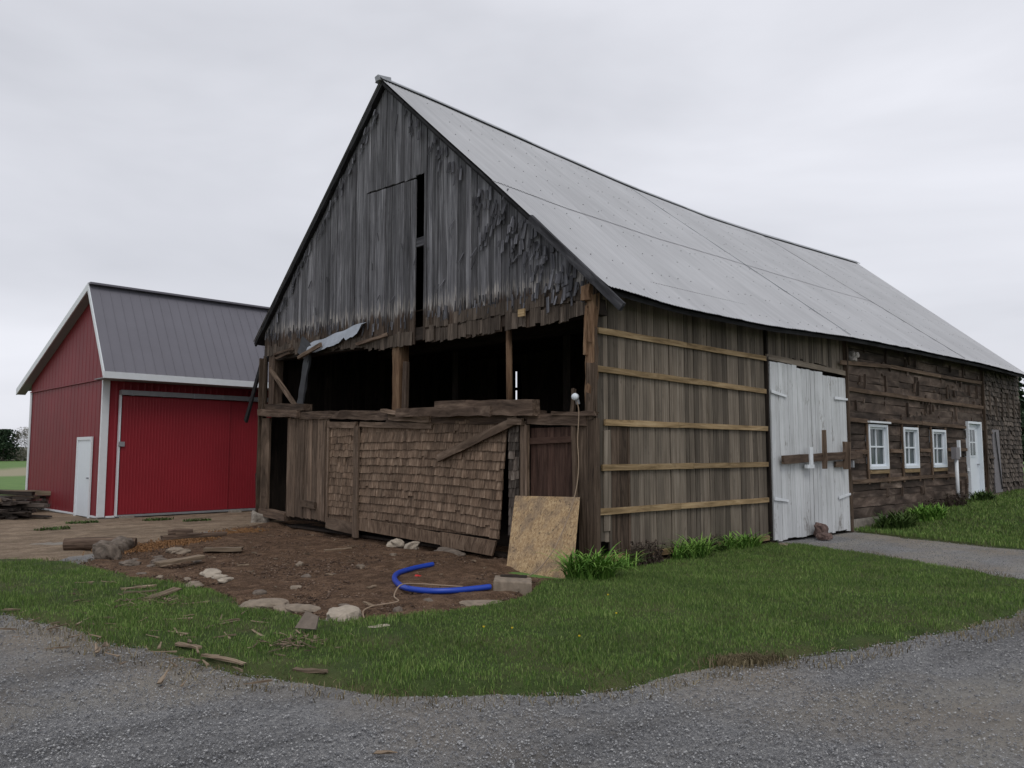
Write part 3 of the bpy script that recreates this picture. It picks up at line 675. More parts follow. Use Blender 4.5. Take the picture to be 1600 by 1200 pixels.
def fn(m):
    # coordinate runs from v=6.02 down to the slanted right edge; built in mirrored v
    n=13; row=.147
    for k in range(n):
        z=.36+k*row; ve=1.72+.22*(1-(z-.1)/2.0); v=6.02+U(0,.1); sag=lambda q:.05*math.sin((q-1.8)/4.2*3.1)-.10*(1-(q-1.8)/4.2)
        while v>ve:
            wv=U(.07,.17); b=min(v,6.02)-.001; a=max(v-wv,ve)+.001; v-=wv
            if b-a<.02: continue
            if random.random()<.012: continue
            if z>1.97 and a>4.0: continue
            if k<1 and False: continue
            fl=sag((a+b)/2)*(1-k/15)
            zb=z+fl+U(-.008,.008)+(.04 if random.random()<.02 else 0); zt=z+fl+row*1.3; j=U(-.004,.008); t=U(-.006,.006)
            m.hexa([(-.068+j,a,zb),(-.068+j,b,zb+t),(-.04+j,b,zb+t),(-.04+j,a,zb),(-.038,a,zt),(-.038,b,zt),(-.03,b,zt),(-.03,a,zt)])
    m.hexa([(-.03,2.0,.28),(-.03,6.02,.3),(-.005,6.02,.3),(-.005,2.0,.28),(-.03,1.74,2.12),(-.03,6.02,2.2),(-.005,6.02,2.2),(-.005,1.74,2.12)])
part('shingled_wall_panel',fn,'shingle')
def fn(m):
    m.hexa([(-.075,3.4,.06),(-.075,6.0,.13),(-.045,6.0,.13),(-.045,3.4,.06),(-.085,3.4,.26),(-.075,6.0,.37),(-.045,6.0,.37),(-.045,3.4,.26)],.4)
    m.hexa([(-.085,2.05,.00),(-.085,3.38,.04),(-.05,3.38,.04),(-.05,2.05,.0),(-.09,1.95,.24),(-.085,3.38,.28),(-.05,3.38,.28),(-.05,1.95,.24)],.25)
part('panel_skirt',fn,'shingle')
part('top_rail',lambda m:(m.beam((-.07,6.0,2.19),(-.07,3.65,2.09),.05,.10,6,.006,r=.7),m.beam((-.1,4.95,2.30),(-.1,3.7,2.21),.07,.12,5,.01,r=.95)),'lower')
part('diagonal_board',lambda m:m.beam((-.11,3.44,1.53),(-.11,1.42,2.14),.04,.13,5,.006,r=.55),'lower')
part('small_cap',lambda m:m.beam((-.13,1.62,2.12),(-.13,1.28,2.10),.05,.1,2,.006,r=.6),'lower')
def fn(m):
    shing(m,1.46,1.70,.35,2.05); m.box((-.012,1.58,1.1),(.02,.24,2.0))
part('shingle_strip',fn,'shinglef')
part('door_post',lambda m:(m.beam((-.05,1.33,.1),(-.05,1.33,2.1),.13,.08,6,.006,r=.5,up=(1,0,0)),m.beam((-.08,1.24,.1),(-.08,1.24,2.05),.05,.05,6,.005,r=.9,up=(1,0,0))),'lower')
def fn(m):
    v=1.22
    for wv in (.16,.2,.15,.22,.17): 
        m.box((-.01,v-wv/2,1.0),(.03,wv-.005,2.0),2); v-=wv
fd=part('front_door',fn,'red_door')
part('door_rail',lambda m:m.beam((-.045,1.2,1.80),(-.045,.32,1.82),.04,.09,3,.004),'red_door',fd)
part('foundation_gap_board',lambda m:m.box((.25,1.5,.6),(.02,1.0,1.2),2),'dark')
# dark strip opening at left is empty: wall behind
# torn membrane
def fn(m):
    n=26; low=[3.79+.02*fbm(k*.9,3.3,3)*3-.06*math.sin(k/n*3.14)+.25*(k/n) for k in range(n+1)]
    low[17]+=.05; low[18]+=.07; low[22]-=.03; low[26]+=.12; low[25]+=.05
    def row(k,f):
        t=k/n; top=4.02+.22*t+.015*math.sin(t*17); z=top+(float(low[k])-top)*f
        return (-.04-.07*f-.012*math.sin(t*11+f*3),8.2-2.3*t+.05*f,z)
    for k in range(n):
        for q in range(4):
            P=[row(k,q/4),row(k+1,q/4),row(k+1,(q+1)/4),row(k,(q+1)/4)]
            m.hexa(P+[(p[0]+.004,p[1],p[2]) for p in P],.5)
part('torn_membrane',fn,'flash')
def fn(m):
    m.beam((-.06,8.25,4.08),(-.05,8.45,3.75),.55,.03,3,.012,up=(1,0,0)); m.beam((-.04,8.22,3.85),(-.02,8.6,2.68),.26,.04,8,.014,up=(1,0,0))
part('hanging_membrane_strip',fn,'flashd')
part('broken_cleat',lambda m:m.beam((-.16,8.45,3.72),(-.14,7.5,3.92),.05,.08,4,.01,r=.8),'lower')
for q in (((-.08,9.8,3.93),(-.08,8.9,3.98),.04,.05),((-.08,9.7,3.83),(-.08,9.05,3.9),.03,.05),((-.07,6.2,3.80),(-.07,5.1,3.88),.04,.06)): part('fringe_lath',lambda m:m.beam(q[0],q[1],q[2],q[3],3,.01),'beam')
def fn(m): m.box((-.09,1.35,3.80),(.03,.14,.12),1)
part('pale_patch',fn,'batten')
# RIGHT SIDE WALL ---------------------------------------------------
def sidez(u): return interp(u,EZ)+.20
def vboards(m,u0,u1,zlo,zhi,lo=.09,hi=.2,jl=.02):
    u=u0
    while u<u1-.01:
        wv=U(lo,hi); b=min(u+wv,u1)
        if u1-b<.05: b=u1
        y=U(-.006,.008); g=random.choice((.004,.006,.009,.016)); a0,b0=zlo(u)+U(-jl,jl),zhi(u)
        if random.random()<.1: a0+=U(0,.06)
        m.hexa([(u+g,y,a0),(b,y,a0+U(-.01,.01)),(b,y+.028,a0),(u+g,y+.028,a0),(u+g+U(-.004,.004),y,b0),(b,y,b0),(b,y+.028,b0),(u+g,y+.028,b0)]); u=b
def fn(m):
    vboards(m,.08,.42,lambda u:.12 if u>.3 else .35,sidez); vboards(m,.42,.86,lambda u:2.05,sidez); vboards(m,.86,4.78,lambda u:.10,sidez)
sw=part('side_boards',fn,'side')
part('dark_side_boards',lambda m:vboards(m,.42,.86,lambda u:.12,lambda u:2.04,.14,.2),'sideb',sw)
m=MB(); m.beam((.30,-.012,.5),(.32,-.012,1.95),.14,.02,2,.004,up=(0,1,0)); m.build('side_patch_board',M['side'],sw)
for (z0,z1,ua,ub) in ((3.39,3.36,.12,4.8),(2.83,2.75,.1,4.78),(2.06,2.07,.25,4.78),(1.41,1.42,.18,4.77),(.79,.78,.12,4.76),(.12,.10,-.1,4.74)):
    m=MB(); mid=U(1.8,3.0); m.beam((ua,-.03,z0),(mid,-.03,(z0+z1)/2),.03,.09,5,.004); m.beam((mid+.004,-.03,(z0+z1)/2),(ub,-.03,z1),.03,.085,6,.004); m.build('batten',M['batten'],sw)
m=MB(); m.beam((-.02,-.04,.2),(.02,-.02,3.9),.14,.05,8,.008,up=(1,0,0)); m.build('corner_trim',M['sideb'],sw)
# boards over the big door
def fn(m): vboards(m,4.82,8.0,lambda u:3.42 if u<7.2 else 3.30,sidez,.08,.14)
ob=part('over_door_boards',fn,'side')
part('over_door_rail',lambda m:m.beam((4.8,-.035,3.40),(8.02,-.035,3.31),.03,.10,8,.006),'side',ob)
part('door_jamb',lambda m:m.beam((4.82,-.02,0.0),(4.83,-.02,4.1),.05,.06,6,.004,up=(0,1,0),r=.2),'dark')
part('door_jamb',lambda m:m.beam((8.02,-.035,.0),(8.05,-.035,4.1),.06,.11,6,.006,up=(0,1,0),r=.3),'sideb')
part('eave_board',lambda m:[m.beam((u,-.1,interp(u,EZ)+.09),(u+1.02,-.1,interp(u+1,EZ)+.09),.06,.12,2,.012) for u in range(0,20)],'deck')
# double white door
dd=thing('tmp','','' ); bpy.data.objects.remove(dd)
def leaf(u0,u1,top,bot,n):
    m=MB(); e=[u0+(u1-u0)*k/n+ (U(-.04,.04) if 0<k<n else 0) for k in range(n+1)]
    for k in range(n):
        y=U(-.055,-.045); a,b=e[k]+.004,e[k+1]-.003; st=top(a); sb=bot(a)+U(-.015,.03)
        m.hexa([(a,y,sb),(b,y,sb+U(-.02,.02)),(b,y+.03,sb),(a,y+.03,sb),(a,y,st),(b,y,st-U(0,.02)),(b,y+.03,st),(a,y+.03,st)])
    return m
d1=leaf(4.90,6.42,lambda u:3.32 if u<5.75 else 3.27,lambda u:.03,9).build('barn_door',M['white_paint'],barn)
d2=leaf(6.45,7.98,lambda u:3.26 if u<6.9 else 3.20,lambda u:.03,9).build('barn_door',M['white_paint'],barn)
for (u0,u1,z0,z1,p) in ((4.88,5.45,2.76,2.69,d1),(4.9,5.4,.80,.74,d1),(7.42,8.06,2.76,2.75,d2),(7.45,8.1,.72,.79,d2)):
    m=MB(); m.beam((u0,-.075,z0),(u1,-.07,z1),.015,.06,3,.003,tw=.7); m.build('hinge_strap',M['white'],p)
m=MB(); m.beam((5.12,-.13,1.50),(8.45,-.13,1.60),.05,.155,10,.004,r=.45); m.build('door_bar',M['beam'],barn)['label']='brown crossbar holding the white barn doors shut'
m=MB(); m.box((6.13,-.17,1.56),(.12,.03,.36),2); m.box((6.10,-.15,1.37),(.28,.06,.07),0); m.build('bar_bracket',M['white'],d1)
m=MB(); m.beam((6.66,-.18,1.32),(6.68,-.18,2.08),.10,.03,5,.004,tw=.8,up=(1,0,0)); m.build('bar_bracket',M['lower'],d2)
m=MB(); m.beam((7.63,-.18,1.30),(7.65,-.18,1.86),.15,.03,4,.004,up=(1,0,0)); m.beam((7.3,-.09,1.40),(7.9,-.09,1.41),.04,.12,3,.004,r=.1); m.build('bar_bracket',M['lower'],d2)
m=MB(); m.box((8.02,-.11,1.40),(.05,.08,.14),2); m.build('latch',M['galv'],d2)
m=MB(); m.box((6.4,.2,1.7),(3.3,.03,3.4)); m.build('door_backing',M['dark'],barn)
# plank wall
WIN=[(8.95,9.95,1.28,2.26),(10.84,11.72,1.28,2.24),(12.62,13.54,1.28,2.22)]
DOOR=(15.2,16.28,.34,2.50)
OPEN=[(a-.02,b+.02,c-.02,d+.02) for a,b,c,d in WIN]+[(DOOR[0],DOOR[1],0,DOOR[3])]
def zlow(u): return interp(u,[(8,.28),(14,.30),(16.8,.34),(20,.5)])
m=MB(); z=.25
while z<4.1:
    h=U(.13,.23); z1=z+h
    for zc in (1.262,2.262,2.515):
        if z<zc-.03 and z1>zc-.06: z1=zc
    # spans minus openings
    spans=[(8.06,16.68)]
    for (a,b,c,d) in OPEN:
        if z1>c+.03 and z<d-.03:
            ns=[]
            for (s0,s1) in spans:
                if b<=s0 or a>=s1: ns.append((s0,s1)); continue
                if a>s0: ns.append((s0,a))
                if b<s1: ns.append((b,s1))
            spans=ns
    for (s0,s1) in spans:
        u=s0
        while u<s1-.01:
            b=min(u+U(1.0,3.4),s1); 
            if s1-b<.4: b=s1
            y=U(-.03,.0); seg=max(1,int((b-u)/.35)); r=random.random()
            lo=z+.004; 
            mb0=len(m.v); 
            m.beam((u+.004,y+.015,(z+z1)/2+U(-.006,.006)),(b-.004,y+.015,(z+z1)/2+U(-.006,.006)),.05,h-.010,seg,.0055,r=r); u=b
    z=z1
pw=m.build('plank_wall',M['plank'],barn)
m=MB(); m.box((12.35,.06,2.1),(8.6,.02,.01))
for a,b in ((8.06,8.93),(9.97,10.82),(11.74,12.6),(13.56,15.2)): m.box(((a+b)/2,.05,1.8),(b-a,.02,1.25),0)
m.box((11.6,.05,.76),(7.1,.02,1.0),0); m.box((12.35,.05,3.3),(8.6,.02,1.6),0); m.build('wall_backing',M['dark'],pw)
m=MB(); m.hexa([(8.05,-.03,-.1),(16.7,-.03,0),(16.7,.1,0),(8.05,.1,-.1),(8.05,-.03,.245),(16.7,-.03,.245),(16.7,.1,.245),(8.05,.1,.245)]); m.build('foundation',M['concrete'],barn)
def bat(pts,w=.085,name='batten',mt='batten'):
    m=MB(); 
    for p,q in zip(pts[:-1],pts[1:]): m.beam((p[0],-.075,p[1]),(q[0]-.01,-.075,q[1]),.03,w,4,.006)
    m.build(name,M[mt],pw)
M['bat2']=wood('dull_brown_battens',[(.05,.032,.022),(.13,.088,.06),(.23,.165,.12)],var=(.7,1.15),grain=45,spots=.3)
for pts in ([(7.75,3.52),(10.3,3.62),(13.4,3.60),(16.55,3.62)],[(8.07,2.98),(11.2,2.95),(16.55,2.92)],[(8.07,2.33),(8.95,2.32)],[(9.9,2.36),(12.0,2.36),(15.1,2.33)],
            [(8.3,1.65),(8.88,1.65)],[(10.05,1.68),(10.75,1.68)],[(11.82,1.70),(12.5,1.70)],[(13.65,1.72),(15.1,1.73)],[(8.1,1.02),(11,1.05),(15.0,1.06)],[(16.55,4.0),(16.56,4.03)]): bat(pts,mt='bat2')
m=MB()
for k in range(30):
    u=U(8.3,16.4); z=random.choice((3.35,2.75,3.85,2.65,3.2,.75)); h=U(.15,.4)
    if any(a-.1<u<b+.1 and z-h<d and z>c for a,b,c,d in OPEN): continue
    m=MB(); m.beam((u,-.055,z-h/2),(u+U(-.04,.04),-.055,z+h/2),.05,.03,2,.006,up=(1,0,0)); m.build('cleat',M['plank'],pw)
for k in range(45):
    u=U(8.3,16.5); z=U(2.5,3.9); m=MB(); m.box((u,-.045,z),(U(.03,.09),.03,U(.04,.14)),2,j=.01,r=U(.5,1)); m.build('cleat',M['plank'],pw)

m=MB(); m.beam((16.68,-.06,.3),(16.7,-.06,4.0),.09,.06,6,.006,up=(0,1,0)); m.build('corner_board',M['sideb'],pw)
for i,(a,b,c,d) in enumerate(WIN):
    m=MB(); t=.055
    # projecting box frame
    m.box((a+t/2,-.03,(c+d)/2),(t,.13,d-c),2); m.box((b-t/2,-.03,(c+d)/2),(t,.13,d-c),2); m.box(((a+b)/2,-.03,d-t/2),(b-a-2*t,.126,t),0); m.box(((a+b)/2,-.035,c+t/2),(b-a-2*t,.14,t+.01),0)
    win=m.build('window',M['vinyl'],barn)
    m=MB(); s=.05; y=-.01; A,B,C_,D=a+t,b-t,c+t,d-t
    m.box((A+s/2,y,(C_+D)/2),(s,.05,D-C_),2); m.box((B-s/2,y,(C_+D)/2),(s,.05,D-C_),2); m.box(((A+B)/2,y,D-s/2),(B-A-2*s,.046,s),0); m.box(((A+B)/2,y,C_+s/2),(B-A-2*s,.046,s),0)
    m.box(((A+B)/2,y-.004,(C_+D)/2),(B-A-2*s,.04,.035),0); m.box(((A+B)/2,y-.001,(C_+D)/2),(.028,.036,D-C_-2*s),2)
    m.build('sash',M['vinyl'],win)
    m=MB(); m.box(((A+B)/2,y+.012,(C_+D)/2),(B-A-.1,.008,D-C_-.1),0); m.build('glass',M['glass'],win)
    for uu in (a-.035,b+.035):
        m=MB(); m.beam((uu,-.065,c-.32),(uu,-.065,d+.06),.055,.03,4,.004,up=(0,1,0)); m.build('casing',M['bat2'],win)
    m=MB(); m.beam((a,-.07,c-.06),(b,-.07,c-.06),.04,.08,3,.004); m.build('sill_board',M['batten'],win)
    if i==0: m=MB(); m.box(((a+b)/2,-.09,d+.05),(b-a+.1,.12,.04),0); m.build('head_trim',M['white'],win)
# entry door
a,b,c,d=DOOR; m=MB(); t=.06
m.box((a+t/2,.0,(c+d)/2),(t,.2,d-c),2); m.box((b-t/2,.0,(c+d)/2),(t,.2,d-c),2); m.box(((a+b)/2,0,d-t/2),(b-a-2*t,.196,t),0); m.box(((a+b)/2,-.02,c+.02),(b-a-2*t,.3,.04),0)
ed=m.build('entry_door',M['vinyl'],barn)
m=MB(); A,B=a+t,b-t; m.box(((A+B)/2,.03,(c+d)/2),(B-A,.045,d-c-.1),2); m.box((A+.42,.0,1.93),(.62,.02,.8),2); m.build('door_leaf',M['vinyl'],ed)
m=MB(); m.box((A+.42,-.014,1.93),(.5,.01,.7),2); m.build('pane',M['glass'],ed)
m=MB(); m.box((A+.42,-.022,1.93),(.5,.012,.03),0); m.box((A+.42,-.023,1.93),(.025,.012,.7),2); m.build('muntin',M['vinyl'],ed)
m=MB(); m.tube([(B-.1,.02,1.32),(B-.1,-.05,1.32)],.022,8); m.tube([(B-.1,-.045,1.32),(B-.2,-.045,1.32)],.012,6); m.build('handle',M['galv'],ed)
m=MB(); m.box((15.12,-.07,1.2),(.1,.03,.1),0); m.build('outlet_box',M['white'],pw)
# shingled end section
m=MB()
n=26
for k in range(n):
    z=.5+k*.14; u=16.74
    while u<U_E+.02:
        wv=U(.08,.19); a_=u+.003;b_=min(u+wv,U_E+.03); u+=wv
        if b_-a_<.03 or random.random()<.05: continue
        if 17.3<(a_+b_)/2<17.95 and z<2.2: continue
        y=-.02-U(0,.012); zb=z+U(-.018,.018); yb=y-.03-U(0,.02)
        m.hexa([(a_,yb,zb),(b_,yb,zb+U(-.01,.01)),(b_,yb+.012,zb),(a_,yb+.012,zb),(a_,y,z+.18),(b_,y,z+.18),(b_,y+.01,z+.18),(a_,y+.01,z+.18)])
m.box((18.4,.0,2.2),(3.4,.02,3.9),0,r=.05)
m.build('shingled_end_wall',M['shinglef'],barn)
m=MB(); m.hexa([(17.32,-.07,.5),(17.95,-.07,.5),(17.95,-.04,.5),(17.32,-.04,.5),(17.30,-.06,2.32),(17.9,-.06,2.32),(17.9,-.03,2.32),(17.30,-.03,2.32)]); gp_=m.build('hatch_door',M['greymetal'],barn)
m=MB(); m.beam((17.45,-.09,2.25),(17.85,-.09,.6),.02,.04,3,.003); m.build('hatch_brace',M['deck'],gp_)
m=MB(); m.hexa([(16.7,-.12,-.1),(20.15,-.12,-.1),(20.15,.1,-.1),(16.7,.1,-.1),(16.7,-.10,.47),(20.15,-.10,.5),(20.15,.1,.5),(16.7,.1,.47)]); m.build('stone_footing',M['limestone'],barn)
m=MB()
for k in range(6): m.beam((17.2+U(0,2.8),-.07,2.4+U(0,.8)),(17.2+k*.5,-.07,3.4),.04,.04,2,.004) if False else m.beam((17.2+k*.55,-.07,2.7),(17.2+k*.55+U(-.03,.03),-.07,3.4+U(-.2,.1)),.05,.03,2,.006,up=(1,0,0))
m.build('loose_laths',M['shinglef'],barn)
# corner stone under the left corner
def rock(name,x,y,sx,sy,sz,mt,label,cat='stone',group=None,rz=None,sub=4,sink=.38,z=None,amp=.3):
    import bmesh
    bm=bmesh.new(); bmesh.ops.create_icosphere(bm,subdivisions=sub,radius=1)
    ox,oy=U(0,99),U(0,99)
    for vv in bm.verts:
        p=vv.co; n=float(fbm(p.x*1.1+ox+p.z*.7,p.y*1.1+oy-p.z*.6,4))*2*amp*2
        q=Vector([math.copysign(abs(c)**.75,c) for c in p])
        n+=float(fbm(p.x*3.7+oy+p.z*2,p.y*3.7+ox-p.z*2.3,3))*.28; vv.co=Vector((q.x*sx*(1+n)/2,q.y*sy*(1+n)/2,q.z*sz*(1+n)/2))
    me=bpy.data.meshes.new(name); bm.to_mesh(me); bm.free(); me.materials.append(M[mt]); 
    o=bpy.data.objects.new(name,me); COL.objects.link(o); zz=float(H(x,y))+.02 if z is None else z
    o.location=(x,y,zz+sz*(.5-sink)); o.rotation_euler=(U(-.1,.1),U(-.1,.1),U(0,6.28) if rz is None else rz)
    tag(o,label,cat,group); return o
# ================================================================ RED SHED
th=-.045; C0=Vector((-2.581,13.928,0)); gd=Vector((math.sin(th),math.cos(th),0)); ld=Vector((gd.y,-gd.x,0))
shed=thing('red_shed','bright red metal clad shed with white trim and charcoal roof left of the old barn','shed')
W=6.345; EH=3.50; RIDG=W*.121; RZ_=5.98; LEN=10.5; OV=.707; OO=.23; ZE=3.609
def S(a,g,z): return tuple(C0+ld*a+gd*g+Vector((0,0,z)))
def gz(g): # wall top
    s1=(RZ_-ZE)/(RIDG+OV)
    s2=(RZ_-ZE)/(W+OV-RIDG)
    return (RZ_-(RIDG-g)*s1 if g<RIDG else RZ_-(g-RIDG)*s2)-.16
def ribbed(m,f,n,g0,g1,zlo,zhi,dep=.018,flat=.6):
    step=(g1-g0)/n
    for k in range(n):
        a=g0+k*step;b=a+step*flat;c=b+step*(1-flat)*.3;d=b+step*(1-flat)*.7;e=a+step
        for (p,q,o1,o2) in ((a,b,0,0),(b,c,0,dep),(c,d,dep,dep),(d,e,dep,0)):
            r=.5; i=len(m.v); m.v.extend([Vector(f(p,o1,zlo)),Vector(f(q,o2,zlo)),Vector(f(q,o2,zhi(q))),Vector(f(p,o1,zhi(p)))]); m.face([i,i+1,i+2,i+3],r,[(0,0,0)]*4)
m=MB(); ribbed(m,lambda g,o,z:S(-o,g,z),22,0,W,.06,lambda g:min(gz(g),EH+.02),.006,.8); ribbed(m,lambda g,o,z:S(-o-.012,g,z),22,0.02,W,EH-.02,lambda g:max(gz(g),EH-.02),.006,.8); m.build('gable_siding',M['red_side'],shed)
m=MB(); m.box((0,0,0),(.001,.001,.001)); 
m=MB(); P=[S(-.03,0,EH-.03),S(-.05,0,EH-.03),S(-.05,0,EH),S(-.03,0,EH)]; P2=[S(-.03,W,EH-.03),S(-.05,W,EH-.03),S(-.05,W,EH),S(-.03,W,EH)]; m.hexa(P+P2); m.build('siding_joint',M['red_side'],shed)
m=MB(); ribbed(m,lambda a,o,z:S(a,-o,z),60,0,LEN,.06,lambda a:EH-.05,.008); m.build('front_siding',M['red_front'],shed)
m=MB(); P=[S(LEN,0,0),S(LEN,W,0),S(LEN-.05,W,0),S(LEN-.05,0,0)]; m.hexa(P+[(p[0],p[1],EH) for p in P]); P=[S(0,W,0),S(LEN,W,0),S(LEN,W-.05,0),S(0,W-.05,0)]; m.hexa(P+[(p[0],p[1],EH) for p in P]); m.build('back_walls',M['red_side'],shed)
def sbox(m,a0,a1,g0,g1,z0,z1): 
    P=[S(a0,g0,z0),S(a1,g0,z0),S(a1,g1,z0),S(a0,g1,z0)]; m.hexa(P+[(p[0],p[1],z1) for p in P])
m=MB(); sbox(m,-.035,.13,-.035,-.012,.05,EH); sbox(m,-.035,-.012,-.012,.05,.05,EH); m.build('corner_trim',M['white'],shed)
m=MB(); sbox(m,-.035,-.012,W-.12,W+.03,.05,EH); m.build('corner_trim',M['white'],shed)
m=MB(); sbox(m,-.03,0.0,.16,W,.03,.075); sbox(m,.16,LEN,-.03,0,.03,.075); m.build('base_trim',M['white'],shed)
m=MB(); sbox(m,.0,LEN,0,W,-.15,.05); m.build('slab',M['concrete'],shed)
# roof
m=MB()
def rp_(a,g,z): return S(a,g,z)
A0,A1=-OO,LEN+OO
def seamroof(m,g0,z0,g1,z1,n,th_=.03):
    step=(A1-A0)/n; up=Vector((0,0,th_))
    i=len(m.v)
    P=[S(A0,g0,z0),S(A1,g0,z0),S(A1,g1,z1),S(A0,g1,z1)]; P=[Vector(p) for p in P]
    m.hexa([P[0]-up,P[0],P[3],P[3]-up,P[1]-up,P[1],P[2],P[2]-up],.5)
    for k in range(1,n):
        a=A0+k*step; p=Vector(S(a,g0,z0+.008));q=Vector(S(a,g1,z1+.008)); m.beam(p,q,.022,.012,1,0,r=.5)
seamroof(m,-OV,ZE,RIDG,RZ_,44); seamroof(m,W+OV,ZE,RIDG,RZ_,44)
sr=m.build('roof',M['shed_roof'],shed)
m=MB(); m.beam(S(A0-.01,RIDG-.04,RZ_+.01),S(A1,RIDG-.04,RZ_+.01),.24,.05,1); m.build('ridge_cap',M['shed_roof'],sr)
m=MB()
def prism(m,g0,z0,g1,z1,a0,a1,lo,hi):
    P=[S(a0,g0,z0+lo),S(a0,g0,z0+hi),S(a0,g1,z1+hi),S(a0,g1,z1+lo)]; Q=[S(a1,g0,z0+lo),S(a1,g0,z0+hi),S(a1,g1,z1+hi),S(a1,g1,z1+lo)]
    m.hexa(P+Q)
prism(m,-OV,ZE,RIDG,RZ_,A0-.03,A0,-.17,.015); prism(m,RIDG,RZ_,W+OV,ZE,A0-.03,A0,-.17,.015)
m.build('rake_fascia',M['white'],sr)
m=MB(); sbox(m,A0-.03,A1,-OV-.03,-OV,ZE-.16,ZE-.0); m.build('eave_fascia',M['white'],sr)
m=MB(); sbox(m,A0,A1,-OV,0,ZE-.16,ZE-.14); prism(m,RIDG,RZ_,W+OV,ZE,A0,0,-.16,-.14); prism(m,0,ZE+(RZ_-ZE)*OV/(OV+RIDG),RIDG,RZ_,A0,0,-.16,-.14); m.build('soffit',M['soffit'],sr)
m=MB(); 
# side entry door in gable: near corner
sbox(m,-.06,-.02,.55,.63,.0,2.05); sbox(m,-.06,-.02,1.62,1.70,.0,2.05); sbox(m,-.06,-.02,.63,1.62,1.97,2.05)
sdr=m.build('side_door',M['white'],shed)
m=MB(); sbox(m,-.035,-.022,.63,1.62,.03,1.97); m.build('door_leaf',M['vinyl'],sdr)
m=MB(); m.tube([S(-.035,.72,1.0),S(-.09,.72,1.0)],.02,8); m.build('handle',M['galv'],sdr)
# sliding door
m=MB(); ribbed(m,lambda a,o,z:S(a,-.10-o,z),36,.42,3.28,.10,lambda a:3.08,.0035); sbox(m,.42,3.28,-.099,-.06,.10,3.08); sl=m.build('sliding_door',M['red_front'],shed)
m=MB(); ribbed(m,lambda a,o,z:S(a,-.06-o,z),44,3.3,6.8,.10,lambda a:3.08,.0035); sbox(m,3.3,6.8,-.059,-.02,.10,3.08); m.build('sliding_door',M['red_front'],shed)
m=MB(); sbox(m,.36,.395,-.12,-.02,.06,3.12); m.build('door_edge_trim',M['white'],sl)
m=MB(); sbox(m,.40,6.9,-.13,-.09,.04,.09); m.build('door_bottom_rail',M['galv'],sl)
m=MB(); sbox(m,.36,7.6,-.20,-.02,3.10,3.22); 
for k in range(9): sbox(m,.6+k*.8,.66+k*.8,-.215,-.02,3.09,3.22)
m.build('door_track',M['galv'],shed)
m=MB(); sbox(m,.36,.50,-.15,-.12,1.80,1.92); m.build('door_pull',M['galv'],sl)
m=MB(); sbox(m,.45,.75,-.3,-.05,-.02,.07); sbox(m,3.3,3.6,-.3,-.05,-.02,.07); m.build('guide_block',M['concrete'],shed)
# ================================================================ THINGS
# strand board sheet
m=MB(); b0=Vector((-.70,1.06,-.20)); b1=Vector((-.70,-.24,-.19)); t1=Vector((-.11,.14,.985)); t0=Vector((-.11,1.48,.955)); off=Vector((.012,0,.012))
m.hexa([b0,b0+off,t0+off,t0,b1,b1+off,t1+off,t1]); o=m.build('strand_board',M['osb'],origin=(-.95,.6,-.12)); tag(o,'tan oriented strand board sheet leaning on the barn front near the corner','board')
# loose planks on top of the lower wall
def loose(name,p0,p1,w,h,mt,label,cat='plank',seg=8,j=.01,r=None,group=None,up=(0,0,1)):
    m=MB(); m.beam(p0,p1,w,h,seg,j,r=r,up=up); o=m.build(name,M[mt],origin=((Vector(p0)+Vector(p1))/2)); return tag(o,label,cat,group)
loose('loose_beam',(-.14,3.42,2.40),(-.14,.98,2.30),.14,.24,'beam','thick grey brown beam lying highest on the broken front wall','beam',10,.008,.85)
loose('loose_plank',(-.24,4.5,2.36),(-.22,1.9,2.28),.06,.15,'beam','long rough grey plank lying in front of the thick beam on the wall top','plank',10,.012,.6)
loose('loose_plank',(-.16,5.05,2.42),(-.18,4.15,2.30),.14,.06,'lower','short pale plank tilted at the foot of the front post','plank',4,.008,.95)
loose('crooked_stake',(-.07,.30,2.2),(-.12,.22,2.55),.06,.05,'sideb','short crooked stake beside the lamp on the barn corner','stake',3,.012,.6)
# lamp and cord
m=MB(); m.tube([(-.13,.16,2.42),(-.17,.16,2.42),(-.20,.158,2.42)],[.045,.055,.04],14); lamp=thing('outdoor_lamp','round white outdoor lamp on the right corner post of the barn','lamp',(0,0,0))
m.build('lamp_head',M['vinyl'],lamp,True); m=MB(); m.tube([(-.10,.16,2.32),(-.13,.16,2.40)],.03,8); m.build('lamp_base',M['galv'],lamp)
def smooth_path(pts,n=8):
    pts=[Vector(p) for p in pts]; o=[]
    for i in range(len(pts)-1):
        p0,p1,p2,p3=pts[max(i-1,0)],pts[i],pts[i+1],pts[min(i+2,len(pts)-1)]
        for k in range(n):
            t=k/n; o.append(.5*((2*p1)+(p2-p0)*t+(2*p0-5*p1+4*p2-p3)*t*t+(3*p1-p0-3*p2+p3)*t**3))
    return o+[pts[-1]]
cp=[(-.14,.16,2.38),(-.12,.13,2.2),(-.16,.12,1.8),(-.2,.07,1.4),(-.28,.08,1.0),(-.5,.10,.55),(-.75,.12,.22),(-1.02,.2,.0),(-1.3,.35,.0)]
m=MB(); m.tube(smooth_path(cp),.0075,6); o=m.build('cord',M['cord'],None,True); tag(o,'tan cord dangling from the corner lamp down over the strand board','cord')
cp=[(-2.55,-.25,.07),(-2.75,-.1,.09),(-2.95,.05,.11),(-3.25,-.02,.14),(-3.5,-.25,.08),(-3.62,-.5,.07),(-3.85,-.55,.07),(-4.0,-.6,.08),(-4.2,-.75,.08),(-4.35,-1.0,.07)]
m=MB(); m.tube(smooth_path(cp),.008,6); o=m.build('ground_cord',M['cord'],None,True); tag(o,'thin tan cord looping over the blue pipe on the dirt','cord')
